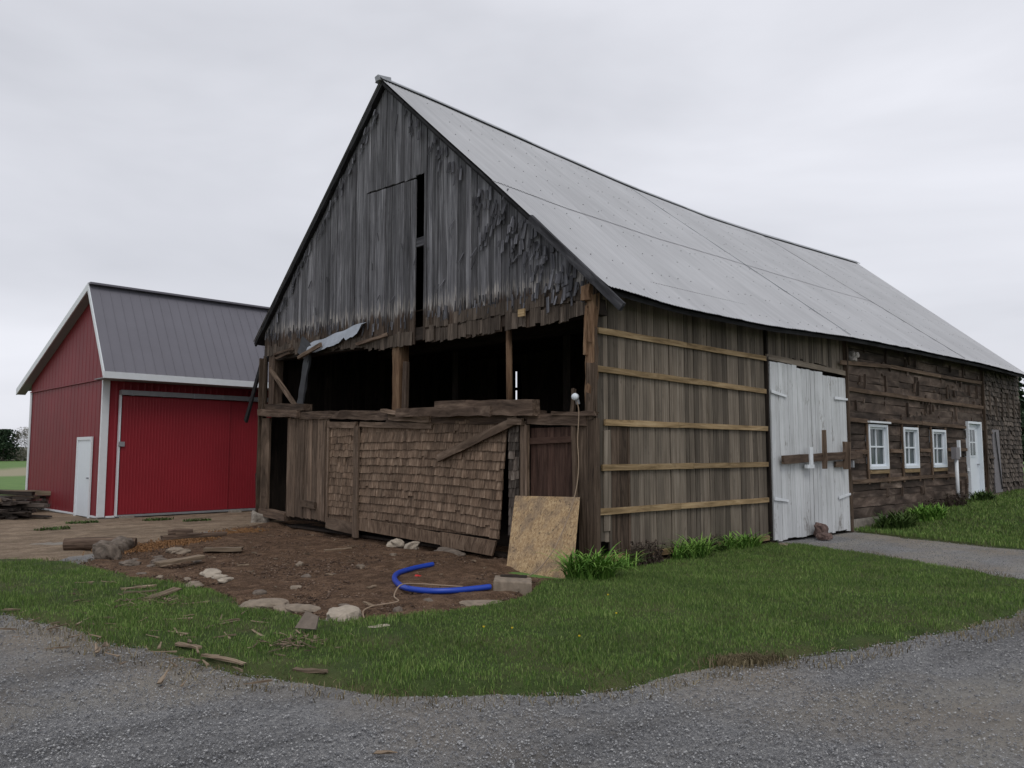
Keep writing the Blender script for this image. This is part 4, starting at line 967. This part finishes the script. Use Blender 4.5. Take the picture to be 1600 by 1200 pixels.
pp=[(-1.75,1.38,.09),(-2.1,1.32,.08),(-2.5,1.12,.075),(-2.78,.8,.075),(-3.0,.4,.075),(-3.12,.05,.08),(-3.05,-.25,.08),(-2.85,-.42,.08),(-2.6,-.49,.08),(-2.36,-.52,.08)]
m=MB(); m.tube(smooth_path(pp),.033,12); o=m.build('blue_pipe',M['pipe'],None,True); tag(o,'bright blue plastic pipe curving in a loop on the dirt','pipe')
rock('red_scrap',-2.34,.93,.13,.09,.05,'redplastic','small red plastic scrap lying inside the blue pipe loop','scrap',sub=3)
# concrete block
m=MB(); m.hexa([(-2.34,-.54,-.08),(-2.10,-.30,-.08),(-1.84,-.68,-.08),(-2.07,-.92,-.08),(-2.33,-.54,.15),(-2.10,-.31,.165),(-1.85,-.68,.15),(-2.07,-.91,.14)]); o=m.build('concrete_block',M['limestone'],origin=(-2.1,-.6,0)); 
bv=o.modifiers.new('bevel','BEVEL'); bv.width=.015; bv.segments=2; tag(o,'low tan concrete block at the foot of the strand board','block')
loose('slat',(-2.10,-.42,.17),(-1.90,-.66,.165),.06,.02,'debrisd','short dark slat lying on top of the concrete block','slat',3,.004)
# foundation stone under left corner
rock('corner_stone',-.12,10.3,.35,.4,.42,'concrete','pale footing stone under the left corner post of the barn','stone',z=-.08,sub=4,sink=.3)
# yellow-brown base stones under shingled wall
rock('footing_stone',-.62,3.95,.26,.24,.17,'whitestone','rounded white stone under the shingled wall, left one of the pair','stone',sub=4,sink=.2)
rock('footing_stone',-.50,3.62,.27,.22,.18,'whitestone','rounded white stone under the shingled wall, right one of the pair','stone',sub=4,sink=.2)
rock('sill_rock',-.30,2.9,.8,.3,.17,'stone','long brown rock half buried beneath the shingled wall','rock',rz=1.5)
rock('field_rock',-4.30,6.5,.5,.36,.30,'stone','big rounded brown rock in the grass left of the dirt patch','rock',rz=.9,sink=.25)
rock('field_rock',-4.75,5.55,.30,.42,.32,'stone','tallest grey brown rock standing at the left edge of the dirt','rock',rz=.3,sink=.2)
for (x,y,dx,dy,r_,lab) in ((-4.9,7.3,.95,-.55,.10,'thick brown log lying behind the rocks at the left grass edge'),(-2.95,8.1,.42,-.12,.07,'short dark log lying on the orange sawdust')):
    m=MB(); m.tube([(x,y,.11),(x+dx*.3,y+dy*.3,.12),(x+dx*.7,y+dy*.7,.115),(x+dx,y+dy,.11)],[r_,r_*1.1,r_,r_*.9],12); o=m.build('log',M['beam'],origin=(x,y,0)); tag(o,lab,'log')
loose('squared_timber',(-3.25,7.55,.08),(-2.1,7.45,.08),.12,.1,'beam','long squared timber lying along the sawdust strip','timber',6,.01,.8)
loose('old_plank',(-4.55,3.95,.09),(-3.9,4.05,.13),.16,.05,'debris','light weathered plank lying on the dirt left of the white rubble','plank',5,.006,.6)
loose('old_plank',(-3.4,5.2,.09),(-2.9,4.9,.09),.2,.05,'debris','short pale plank lying flat beyond the light weathered plank','plank',4,.008,.4)
rock('stone_slab',-3.65,5.6,.34,.26,.12,'limestone','pale pinkish flat stone lying near the sawdust','stone')
for (x,y,a,b,c,l) in ((-4.28,2.78,.34,.24,.10,'largest white rubble piece on the dirt, topmost of three'),(-4.36,2.15,.24,.18,.08,'small white rubble chunk on the dirt, lowest of three'),(-4.3,2.45,.18,.16,.07,'middle white rubble chunk between two bigger pieces')):
    rock('rubble_chunk',x,y,a,b,c,'whitestone',l,'rubble',sub=3,z=.05,amp=.35)
rock('flat_rock',-4.75,2.15,.4,.2,.08,'limestone','wide flat tan rock at the grass edge below the white rubble','rock',rz=.9)
rock('edge_rock',-4.68,.42,.42,.24,.10,'limestone','tan rock half buried at the grass edge, left of two together','rock',rz=-.7)
rock('edge_rock',-4.52,-.05,.42,.26,.10,'limestone','tan rock half buried at the grass edge, right of two together','rock',rz=-.7)
rock('broken_concrete',-4.38,-.68,.28,.24,.16,'whitestone','jagged whitish broken concrete lump at the dirt edge','rubble',sub=3,amp=.4)
rock('broken_concrete',-4.5,-.9,.15,.12,.14,'whitestone','small whitish chunk right below the jagged concrete lump','rubble',sub=3,amp=.4)
rock('white_stone',-4.42,-1.36,.2,.12,.09,'whitestone','single pale stone lying in the green lawn','stone',rz=-.5,sub=3)
rock('flat_stone',-2.95,-1.08,.5,.16,.07,'limestone','thin tan stone along the dirt edge left of the concrete block','stone',rz=-.35,sub=3)
rock('door_stone',6.35,-.22,.30,.28,.30,'brick','round brown boulder holding the white barn door, upper back one','stone',z=.06,sink=.2)
rock('door_stone',6.1,-.40,.26,.2,.13,'brick','flat brown stone in front of the barn door boulder','stone',z=.02,sink=.2)
rock('lawn_pebble',4.3,-.55,.16,.14,.11,'limestone','small pale pebble in the grass left of the barn door','stone',sub=3)
rock('edge_rock',-4.75,4.55,.3,.24,.16,'stone','mossy rounded rock among rubble at the upper grass edge','rock')
rock('edge_rock',-4.35,4.4,.26,.22,.14,'stone','small brown rock right of the mossy rounded rock','rock')
for k,(x,y) in enumerate([(-4.5,4.9),(-4.2,4.9),(-4.45,5.15),(-4.1,4.6),(-4.55,4.2),(-4.9,3.5),(-4.8,3.1),(-4.1,5.2),(-3.9,4.2),(-4.6,2.7),(-3.9,1.2),(-4.4,1.1),(-4.1,-.2),(-3.8,-.75),(-3.3,-.6),(-2.4,2.2),(-2.9,3.0),(-1.9,3.6),(-1.3,3.0),(-3.4,1.9)]):
    rock('small_stone',x,y,U(.08,.18),U(.07,.15),U(.05,.09),random.choice(['stone','limestone','stone']),'small brownish stone strewn in the brown dirt patch','stone','small stones in the dirt patch',sub=3)
# sawdust
n=6000; a=RNG.random(n); bx=-4.35+a*3.2+RNG.normal(0,.18,n); by=6.35+a*2.1+RNG.normal(0,.2,n)
blades('sawdust',bx,by,.006,.02,.02,M['sawdust'],3.0,.045,None,'orange sawdust and bark chips strewn along the far edge of the dirt')
# wood splinters and scraps
SPL='pale broken wood splinter scattered over the left grass and gravel edge'
pts=[(-6.15,.38),(-6.11,.72),(-6.49,.19),(-6.49,-.47),(-6.89,.49),(-6.73,-.2),(-6.5,-.41),(-6.44,-.55),(-6.12,-.76),(-6.22,-1.33),(-5.93,-1.34),(-6.1,-1.39),(-6.06,-1.54),(-5.96,-1.87),(-6.17,-.99),(-5.65,2.99),(-5.48,2.24),(-5.11,3.85),(-5.9,1.4),(-5.7,.9),(-5.5,.3),(-5.3,-.2),(-5.2,.9),(-5.0,1.3),(-5.8,-.3),(-5.6,-.8),(-5.35,-.9),(-6.0,2.4),(-6.3,3.0),(-5.9,3.4),(-5.4,3.0),(-5.2,2.4),(-6.6,1.2),(-6.9,.9),(-5.1,-.5),(-5.55,-1.7),(-6.35,-1.9),(-6.0,-2.3)]
for _k in range(70): pts.append((U(-6.7,-5.0),U(-1.8,3.2)))
pts=[q for q in pts if q[0]<-6.0 or q[0]>-6.6]
protos=[]
for k in range(4):
    m=MB(); L=(.16,.22,.3,.12)[k]; m.beam((-L/2,0,0),(L/2,U(-.01,.01),.012),(.025,.018,.035,.05)[k],.012,3,.004,tw=.4,r=(.9,.5,.75,.3)[k]); o=m.build('wood_splinter',M['debris']); protos.append(o); tag(o,SPL,'splinter','pale wood splinters')
for k,(x,y) in enumerate(pts):
    o=protos[k%4] if k<4 else protos[k%4].copy()
    if k>=4: COL.objects.link(o)
    o.location=(x,y,float(H(x,y))+.035+.02*(x>-6.2)); zone=('on the left gravel' if x<-6.0 and y>-1 else 'at the gravel edge below the lawn debris' if y<-.7 and x<-5.8 else 'in the upper left grass beside the rocks' if y>1.9 else 'in the grass below the dirt patch'); tag(o,'pale broken wood splinter lying '+zone,'splinter','pale wood splinters '+zone); o.rotation_euler=(0,U(-.12,.12),U(0,3.14)); s=U(.4,.95); o.scale=(s,s,s)
CH='small wood chip lying on the brown dirt in front of the barn'
pts=[(-3.62,3.27),(-2.99,3.58),(-1.33,4.18),(-1.4,3.11),(-3.78,2.62),(-3.1,2.96),(-3.17,1.69),(-2.36,3.79),(-1.39,2.11),(-2.11,.72),(-4.12,1.27),(-.84,1.59),(-3.92,-.4),(-2.6,5.2),(-2.2,6.1),(-1.5,6.8),(-1.2,7.9),(-3.0,6.4),(-1.0,5.3),(-.8,8.8),(-1.9,4.7),(-.9,6.3),(-2.3,2.6),(-1.7,2.4),(-3.3,.5),(-2.7,-.6),(-1.2,.9),(-3.6,4.4),(-2.9,4.5),(-.6,9.3),(-1.6,8.3),(-2.2,7.5)]
pr2=[]
for k in range(3):
    m=MB(); L=(.18,.12,.26)[k]; m.beam((-L/2,0,0),(L/2,0,.01),(.05,.07,.04)[k],.018,3,.006,tw=.7,r=(.9,.2,.6)[k]); o=m.build('wood_chip',M['debris']); pr2.append(o); tag(o,CH,'wood chip','wood chips on the dirt')
for k,(x,y) in enumerate(pts):
    o=pr2[k] if k<3 else pr2[k%3].copy()
    if k>=3: COL.objects.link(o)
    o.location=(x,y,float(H(x,y))+.06); o.rotation_euler=(U(-.2,.2),U(-.12,.12),U(0,3.14)); s=U(.35,.9); o.scale=(s,s,s)
for (p0,p1,w_,l) in (((-5.5,2.33,.06),(-5.15,2.2,.08),.05,'upper board of the two brown boards in the left grass'),((-5.55,2.03,.06),(-5.25,1.88,.07),.05,'narrow brown board right below another in the left grass'),((-5.5,1.42,.07),(-5.1,1.68,.10),.12,'wide tan plank lying in the middle of the left grass strip'),((-5.98,-.75,.05),(-5.92,-1.05,.06),.045,'thin tan board near the gravel edge of the left grass'),((-5.98,-1.3,.06),(-5.87,-1.8,.065),.035,'long thin reddish lath on the edge of the gravel'),((-5.64,-2.12,.045),(-5.52,-2.36,.055),.04,'curved brown bark strip at the lawn edge right of the debris'),((-2.0,3.9,.08),(-1.6,3.75,.1),.05,'pale yellow stick on the dirt below the shingled wall')):
    loose('loose_board',p0,p1,w_,.02,'debris',l,'board',4,.006)
m=MB(); m.hexa([(-5.1,-1.1,.1),(-5.0,-1.28,.1),(-5.02,-1.3,.11),(-5.12,-1.12,.11),(-4.97,-1.05,.22),(-4.93,-1.2,.19),(-4.95,-1.22,.2),(-4.99,-1.07,.23)],.5); o=m.build('broken_tile',M['stone'],origin=(-5,-1.15,.1)); tag(o,'brown broken tile standing tilted in the lawn','tile')
m=MB()
for k in range(70):
    x=-5.28+random.gauss(0,.13);y=-1.45+random.gauss(0,.13);a=U(0,6.28);L=U(.03,.11); m.beam((x,y,.055+U(0,.03)),(x+math.cos(a)*L,y+math.sin(a)*L,.06+U(0,.04)),.012,.005,1,.002)
o=m.build('splinter_heap',M['debris']); tag(o,'little heap of tan splinters in the grass below the broken tile','splinters',None,'stuff')
m=MB()
for k in range(60):
    x=-5.45+random.gauss(0,.2);y=1.25+random.gauss(0,.18);a=U(0,6.28);L=U(.03,.14); m.beam((x,y,.055+U(0,.03)),(x+math.cos(a)*L,y+math.sin(a)*L,.06+U(0,.04)),.013,.005,1,.002)
o=m.build('splinter_heap',M['debris']); tag(o,'patch of yellow splinters around the wide tan plank in the left grass','splinters',None,'stuff')
m=MB(); m.beam((-6.05,-3.82,.02),(-5.98,-3.91,.025),.04,.006,3,.006,tw=.4,r=1); o=m.build('dry_leaf',M['debris']); tag(o,'curled tan dry leaf lying alone on the gravel','leaf')
# dandelions
for k,(x,y) in enumerate([(-3.9,-2.2),(-3.75,-2.4),(-2.6,-2.6),(-3.55,-3.0),(-1.9,-1.9)]):
    t=thing('dandelion','tiny yellow dandelion flower in the lawn','flower',(x,y,float(H(x,y))+.04),'dandelions in the lawn')
    m=MB(); m.tube([(0,0,0),(0,0,.07)],.003,5); m.build('stem',M['lily'],t); m=MB(); m.tube([(0,0,.068),(0,0,.078)],[.007,.010],8); m.build('flower',M['yellow'],t)
# lumber pile at far left: separate boards
G='dark weathered board stacked in the lumber heap beside the red shed'
for k in range(34):
    lay=k//6; x=-4.7+U(-.6,.6)+lay*.05; y=15.8+U(-.5,.7); z=.06+lay*.085+U(0,.03); a=U(-.35,.35)+2.2; L=U(1.2,2.4)*(1-.08*lay)
    dx,dy=math.cos(a)*L/2,math.sin(a)*L/2
    top=lay>=4
    loose('heap_board',(x-dx,y-dy,z+U(-.03,.03)),(x+dx,y+dy,z+U(-.02,.1)),U(.12,.26),U(.03,.09),'debris' if (top and k%2) else 'debrisd',['board in the bottom layer of the nearer lumber heap','board in the lower middle of the nearer lumber heap','dark board halfway up the nearer lumber heap','board in the upper middle of the nearer lumber heap','board near the top of the nearer lumber heap','topmost board of the nearer lumber heap'][lay],'board',3,.01,group='boards of the lumber heap')
for k in range(16):
    lay=k//4; x=-3.6+U(-.3,.3); y=18.6+U(-.7,.7); z=.15+lay*.12; a=U(-.3,.3)+2.4; L=U(1.2,2.6); dx,dy=math.cos(a)*L/2,math.sin(a)*L/2
    loose('rear_heap_board',(x-dx,y-dy,z),(x+dx,y+dy,z+U(-.05,.12)),U(.12,.25),U(.05,.12),'debris' if k%4==3 else 'debrisd','weathered board in the rear lumber heap behind the nearer heap','board',3,.01,group='boards of the rear lumber heap')
# utility post near windows
up_=thing('utility_post','white pipe post with grey box standing before the plank wall','post',(13.4,-.35,.25))
m=MB(); m.tube([(0,0,0),(0,0,1.25)],.045,10); m.build('pipe',M['white'],up_,True)
m=MB(); m.box((-.03,0,1.38),(.26,.12,.3),2); m.build('meter_box',M['greymetal'],up_); m=MB(); m.box((.16,-.02,1.5),(.09,.06,.42),2); m.build('conduit_cap',M['white'],up_)
rock('paper_nest',8.3,-.12,.2,.16,.22,'nest','pale papery nest under the eave right of the white barn door','nest',z=3.6,sub=4,sink=0,amp=.4)
# ---------------------------------------------------------------- plants
def leaves(pts_fn,n,mt,name,wd,label,cat,seg=5,group=None):
    V=[];Fc=[];R=[]
    for k in range(n):
        base,dirn,L,arch,w0=pts_fn(); side=Vector((-dirn[1],dirn[0],0)); r=random.random(); b=len(V)
        for s in range(seg+1):
            t=s/seg; ang=arch*t; h=L*math.sin(min(ang,2.6))/max(arch,.01) ; f_=L*(1-math.cos(ang))/max(arch,.01)
            p=Vector(base)+Vector((dirn[0]*(f_+.15*L*t),dirn[1]*(f_+.15*L*t),h)); ww=w0*(1-t**2.2)*.5+.001
            V.append(p-side*ww);V.append(p+side*ww)
        for s in range(seg): Fc.append((b+2*s,b+2*s+1,b+2*s+3,b+2*s+2)); R.append(r)
    o=npmesh(name,[tuple(v) for v in V],Fc,M[mt],R,True); tag(o,label,cat,group); return o
def clump(cx,cy,rx,ry,n,L,mt,name,label,cat='plant',w0=.02,arch=(1.2,2.3)):
    def f():
        a=U(0,6.283);r=math.sqrt(random.random()); x=cx+math.cos(a)*rx*r;y=cy+math.sin(a)*ry*r; d=U(0,6.283)
        return (x,y,float(H(x,y))+.01),(math.cos(d),math.sin(d)),U(.6,1.1)*L,U(*arch),U(.7,1.3)*w0
    return leaves(f,n,mt,name,w0,label,cat)
clump(-.75,-.62,.32,.30,330,.58,'lily','lily_clump','large bright green daylily clump in front of the barn corner',w0=.024)
clump(.15,-.45,.25,.14,60,.36,'lily','lily_clump','thin green leaf tuft just right of the large daylily clump',w0=.02)
clump(1.75,-.42,.42,.18,230,.48,'lily','lily_clump','yellowish green leafy clump along the side wall right of dead stems',w0=.02)
clump(3.4,-.30,.45,.17,200,.44,'lily','lily_clump','green leafy clump beneath the side wall left of the barn door',w0=.02)
clump(2.6,-.25,.5,.15,120,.25,'weed','weed_patch','low dark weeds between the two green clumps of the side wall',w0=.03)
def stems(cx,cy,rx,ry,n,L,mt,name,label,cat):
    m=MB()
    for k in range(n):
        a=U(0,6.28);r=math.sqrt(random.random()); x=cx+math.cos(a)*rx*r;y=cy+math.sin(a)*ry*r; z=float(H(x,y)); p=[(x,y,z)]; dx,dy=U(-.35,.35),U(-.35,.35); LL=U(.5,1)*L
        for s in range(1,4): p.append((x+dx*LL*s/3+U(-.02,.02),y+dy*LL*s/3+U(-.02,.02),z+LL*s/3))
        m.tube(p,[.006,.005,.004,.002],3,cap=False)
        for q in range(6):
            i=random.randint(1,3); c=Vector(p[i]); s=U(.02,.05); a=U(0,6.28); m.poly([c,c+Vector((math.cos(a)*s,math.sin(a)*s,U(-.02,.03))),c+Vector((math.cos(a+.8)*s,math.sin(a+.8)*s,U(-.03,.02)))])
    o=m.build(name,M[mt]); tag(o,label,cat); return o
stems(.75,-.35,.38,.16,150,.36,'dead','dry_plant','clump of dead brown stems at the foot of the side wall','dry plant')
stems(2.4,-.2,.5,.1,60,.3,'dead','dry_plant','thin dry stems behind the yellowish green clump','dry plant')
stems(11.3,-.5,.45,.2,130,.32,'dead','dead_shrub','dark dead shrub beneath the gap right of the windows','shrub')
stems(12.9,-.45,.45,.2,130,.40,'dead','dead_shrub','dark dead shrub beside the white pipe post','shrub')
clump(9.0,-.55,.6,.3,420,.38,'weed','green_bush','low dark green bush under the first window',cat='bush',w0=.05,arch=(.6,1.8))
clump(10.3,-.75,.5,.3,380,.36,'lily','green_bush','brighter low green bush under the second window',cat='bush',w0=.05,arch=(.6,1.8))
clump(14.9,-.45,.6,.2,220,.35,'weed','green_bush','small green weeds at the foot of the white entry door',cat='bush',w0=.05,arch=(.6,1.8))
for (x,y,l) in ((-4.1,11.6,'small green weed tuft on the tan track near the shed corner'),(-1.6,12.6,'green weed tuft at the foot of the sliding shed door'),(-3.2,12.9,'flat green weed patch beside the white shed corner'),(-1.0,11.7,'lone weed tuft between the shed and the barn')):
    clump(x,y,.35,.2,150,.10,'weed','weed_tuft',l,w0=.02)
rock('culvert_stone',20.9,-.6,1.3,.5,.35,'limestone','pale tan boulder by the far corner of the barn','rock',sink=.3)
rock('culvert_stone',21.9,-.2,.8,.5,.35,'limestone','tan boulder just beyond the far barn corner','rock',sink=.3)
# ---------------------------------------------------------------- far trees
def tree(name,x,y,h,cr,mt,label,n,dens=.5,group=None,kind='round'):
    z0=float(H(x,y)); h*=.60 if y>100 else 1; t=thing(name,label,'tree',(x,y,z0),group)
    m=MB(); m.tube([(0,0,-.1),(U(-.1,.1),U(-.1,.1),h*.45),(U(-.2,.2),U(-.2,.2),h*.9)],[h*.022,h*.016,h*.005],7)
    for k in range(9):
        a=U(0,6.28); zz=h*U(.25,.75); L=cr*U(.6,1.0); m.tube([(0,0,zz),(math.cos(a)*L*.5,math.sin(a)*L*.5,zz+L*.4),(math.cos(a)*L,math.sin(a)*L,zz+L*.6)],[h*.008,h*.005,h*.002],5,cap=False)
    m.build('trunk',M['bark'],t)
    cl=[]; 
    for k in range(26):
        a=U(0,6.28); f=U(.12,1); rr=cr*(1-.85*f if kind=='cone' else math.sin(math.pi*min(.12+f*.85,1))**.6)*U(.3,1); cl.append((math.cos(a)*rr,math.sin(a)*rr,h*f,cr*U(.22,.4)*(1 if kind!='cone' else .8)))
    cl=np.array(cl); i=RNG.integers(0,len(cl),n); P=cl[i,:3]+RNG.normal(0,1,(n,3))*cl[i,3:4]*.5; P[:,2]=np.clip(P[:,2],h*.08,h*1.05)
    s=h*(.03 if dens>.4 else .02)*RNG.uniform(.6,1.5,n)*(1 if dens>.4 else .55); A=RNG.normal(0,1,(n,3));A/=np.linalg.norm(A,axis=1)[:,None]; B=np.cross(A,RNG.normal(0,1,(n,3)));B/=np.linalg.norm(B,axis=1)[:,None]
    if dens<=.4: A=A*2.6; B=B*.35
    V=np.stack([P-A*s[:,None],P+B*s[:,None],P+A*s[:,None],P-B*s[:,None]],1).reshape(-1,3); Fc=np.arange(n*4).reshape(n,4)
    npmesh('crown',V,Fc,M[mt],RNG.random(n),parent=t); return t
random.seed(21)
n=60000; wx=RNG.uniform(-70,130,n); wy=RNG.uniform(160,172,n); top=2.9+1.8*fbm(wx*.12,wy*0,3)+1.2*fbm(wx*.6,wy*0,2); wz=RNG.random(n)**.8*top
A=RNG.normal(0,1,(n,3));A/=np.linalg.norm(A,axis=1)[:,None];B=np.cross(A,RNG.normal(0,1,(n,3)));B/=np.linalg.norm(B,axis=1)[:,None];P=np.stack([wx,wy,wz],1); q=RNG.uniform(.12,.3,n)[:,None]
o=npmesh('distant_woods',np.stack([P-A*q,P+B*q,P+A*q,P-B*q],1).reshape(-1,3),np.arange(n*4).reshape(n,4),M['woods'],RNG.random(n)); tag(o,'far off low mass of dark woods along the horizon behind the fields','woods',None,'stuff')
for (x,y,h,c,mt,lab) in [(16.5,158,9.5,3.4,'ever','tall dark evergreen tree at the left end of the distant tree line'),(20.5,157,8.6,2.6,'ever','second dark evergreen tree from the left in the distant tree line'),(24.5,156,9.4,3.0,'bare','bare grey leafless tree right of the dark evergreens far away'),(27.5,157,10.4,2.8,'bare','tallest bare grey tree in the distance left of the red shed'),(31,155,9,3.2,'pinkbud','reddish budding tree in the distance nearest the red shed wall')]:
    tree({'ever':'evergreen_tree','bare':'bare_tree','pinkbud':'budding_tree'}[mt],x,y-2,h,c,mt,lab,4200,.5 if mt=='ever' else .35,'trees of the distant tree line')
m_=[]
for i,(x,y,h,c,mt) in enumerate([(40,6.0,5.0,2.4,'ever'),(46,8.6,5.6,2.6,'green_leaf'),(47,5.0,4.6,2.4,'ever'),(58,2,7,3.5,'green_leaf'),(62,-8,7,3.5,'ever')]):
    tree('evergreen_tree' if mt=='ever' else 'leafy_tree',x,y,h,c,mt,['dark evergreen tree just beyond the far barn corner, nearest of all','green leafy tree behind the nearest evergreen beyond the barn','dark evergreen tree right behind the first one beyond the barn end','green leafy tree farther right beyond the barn end','dark evergreen tree farthest right beyond the barn end'][i],1800,.5,'trees beyond the far barn end')
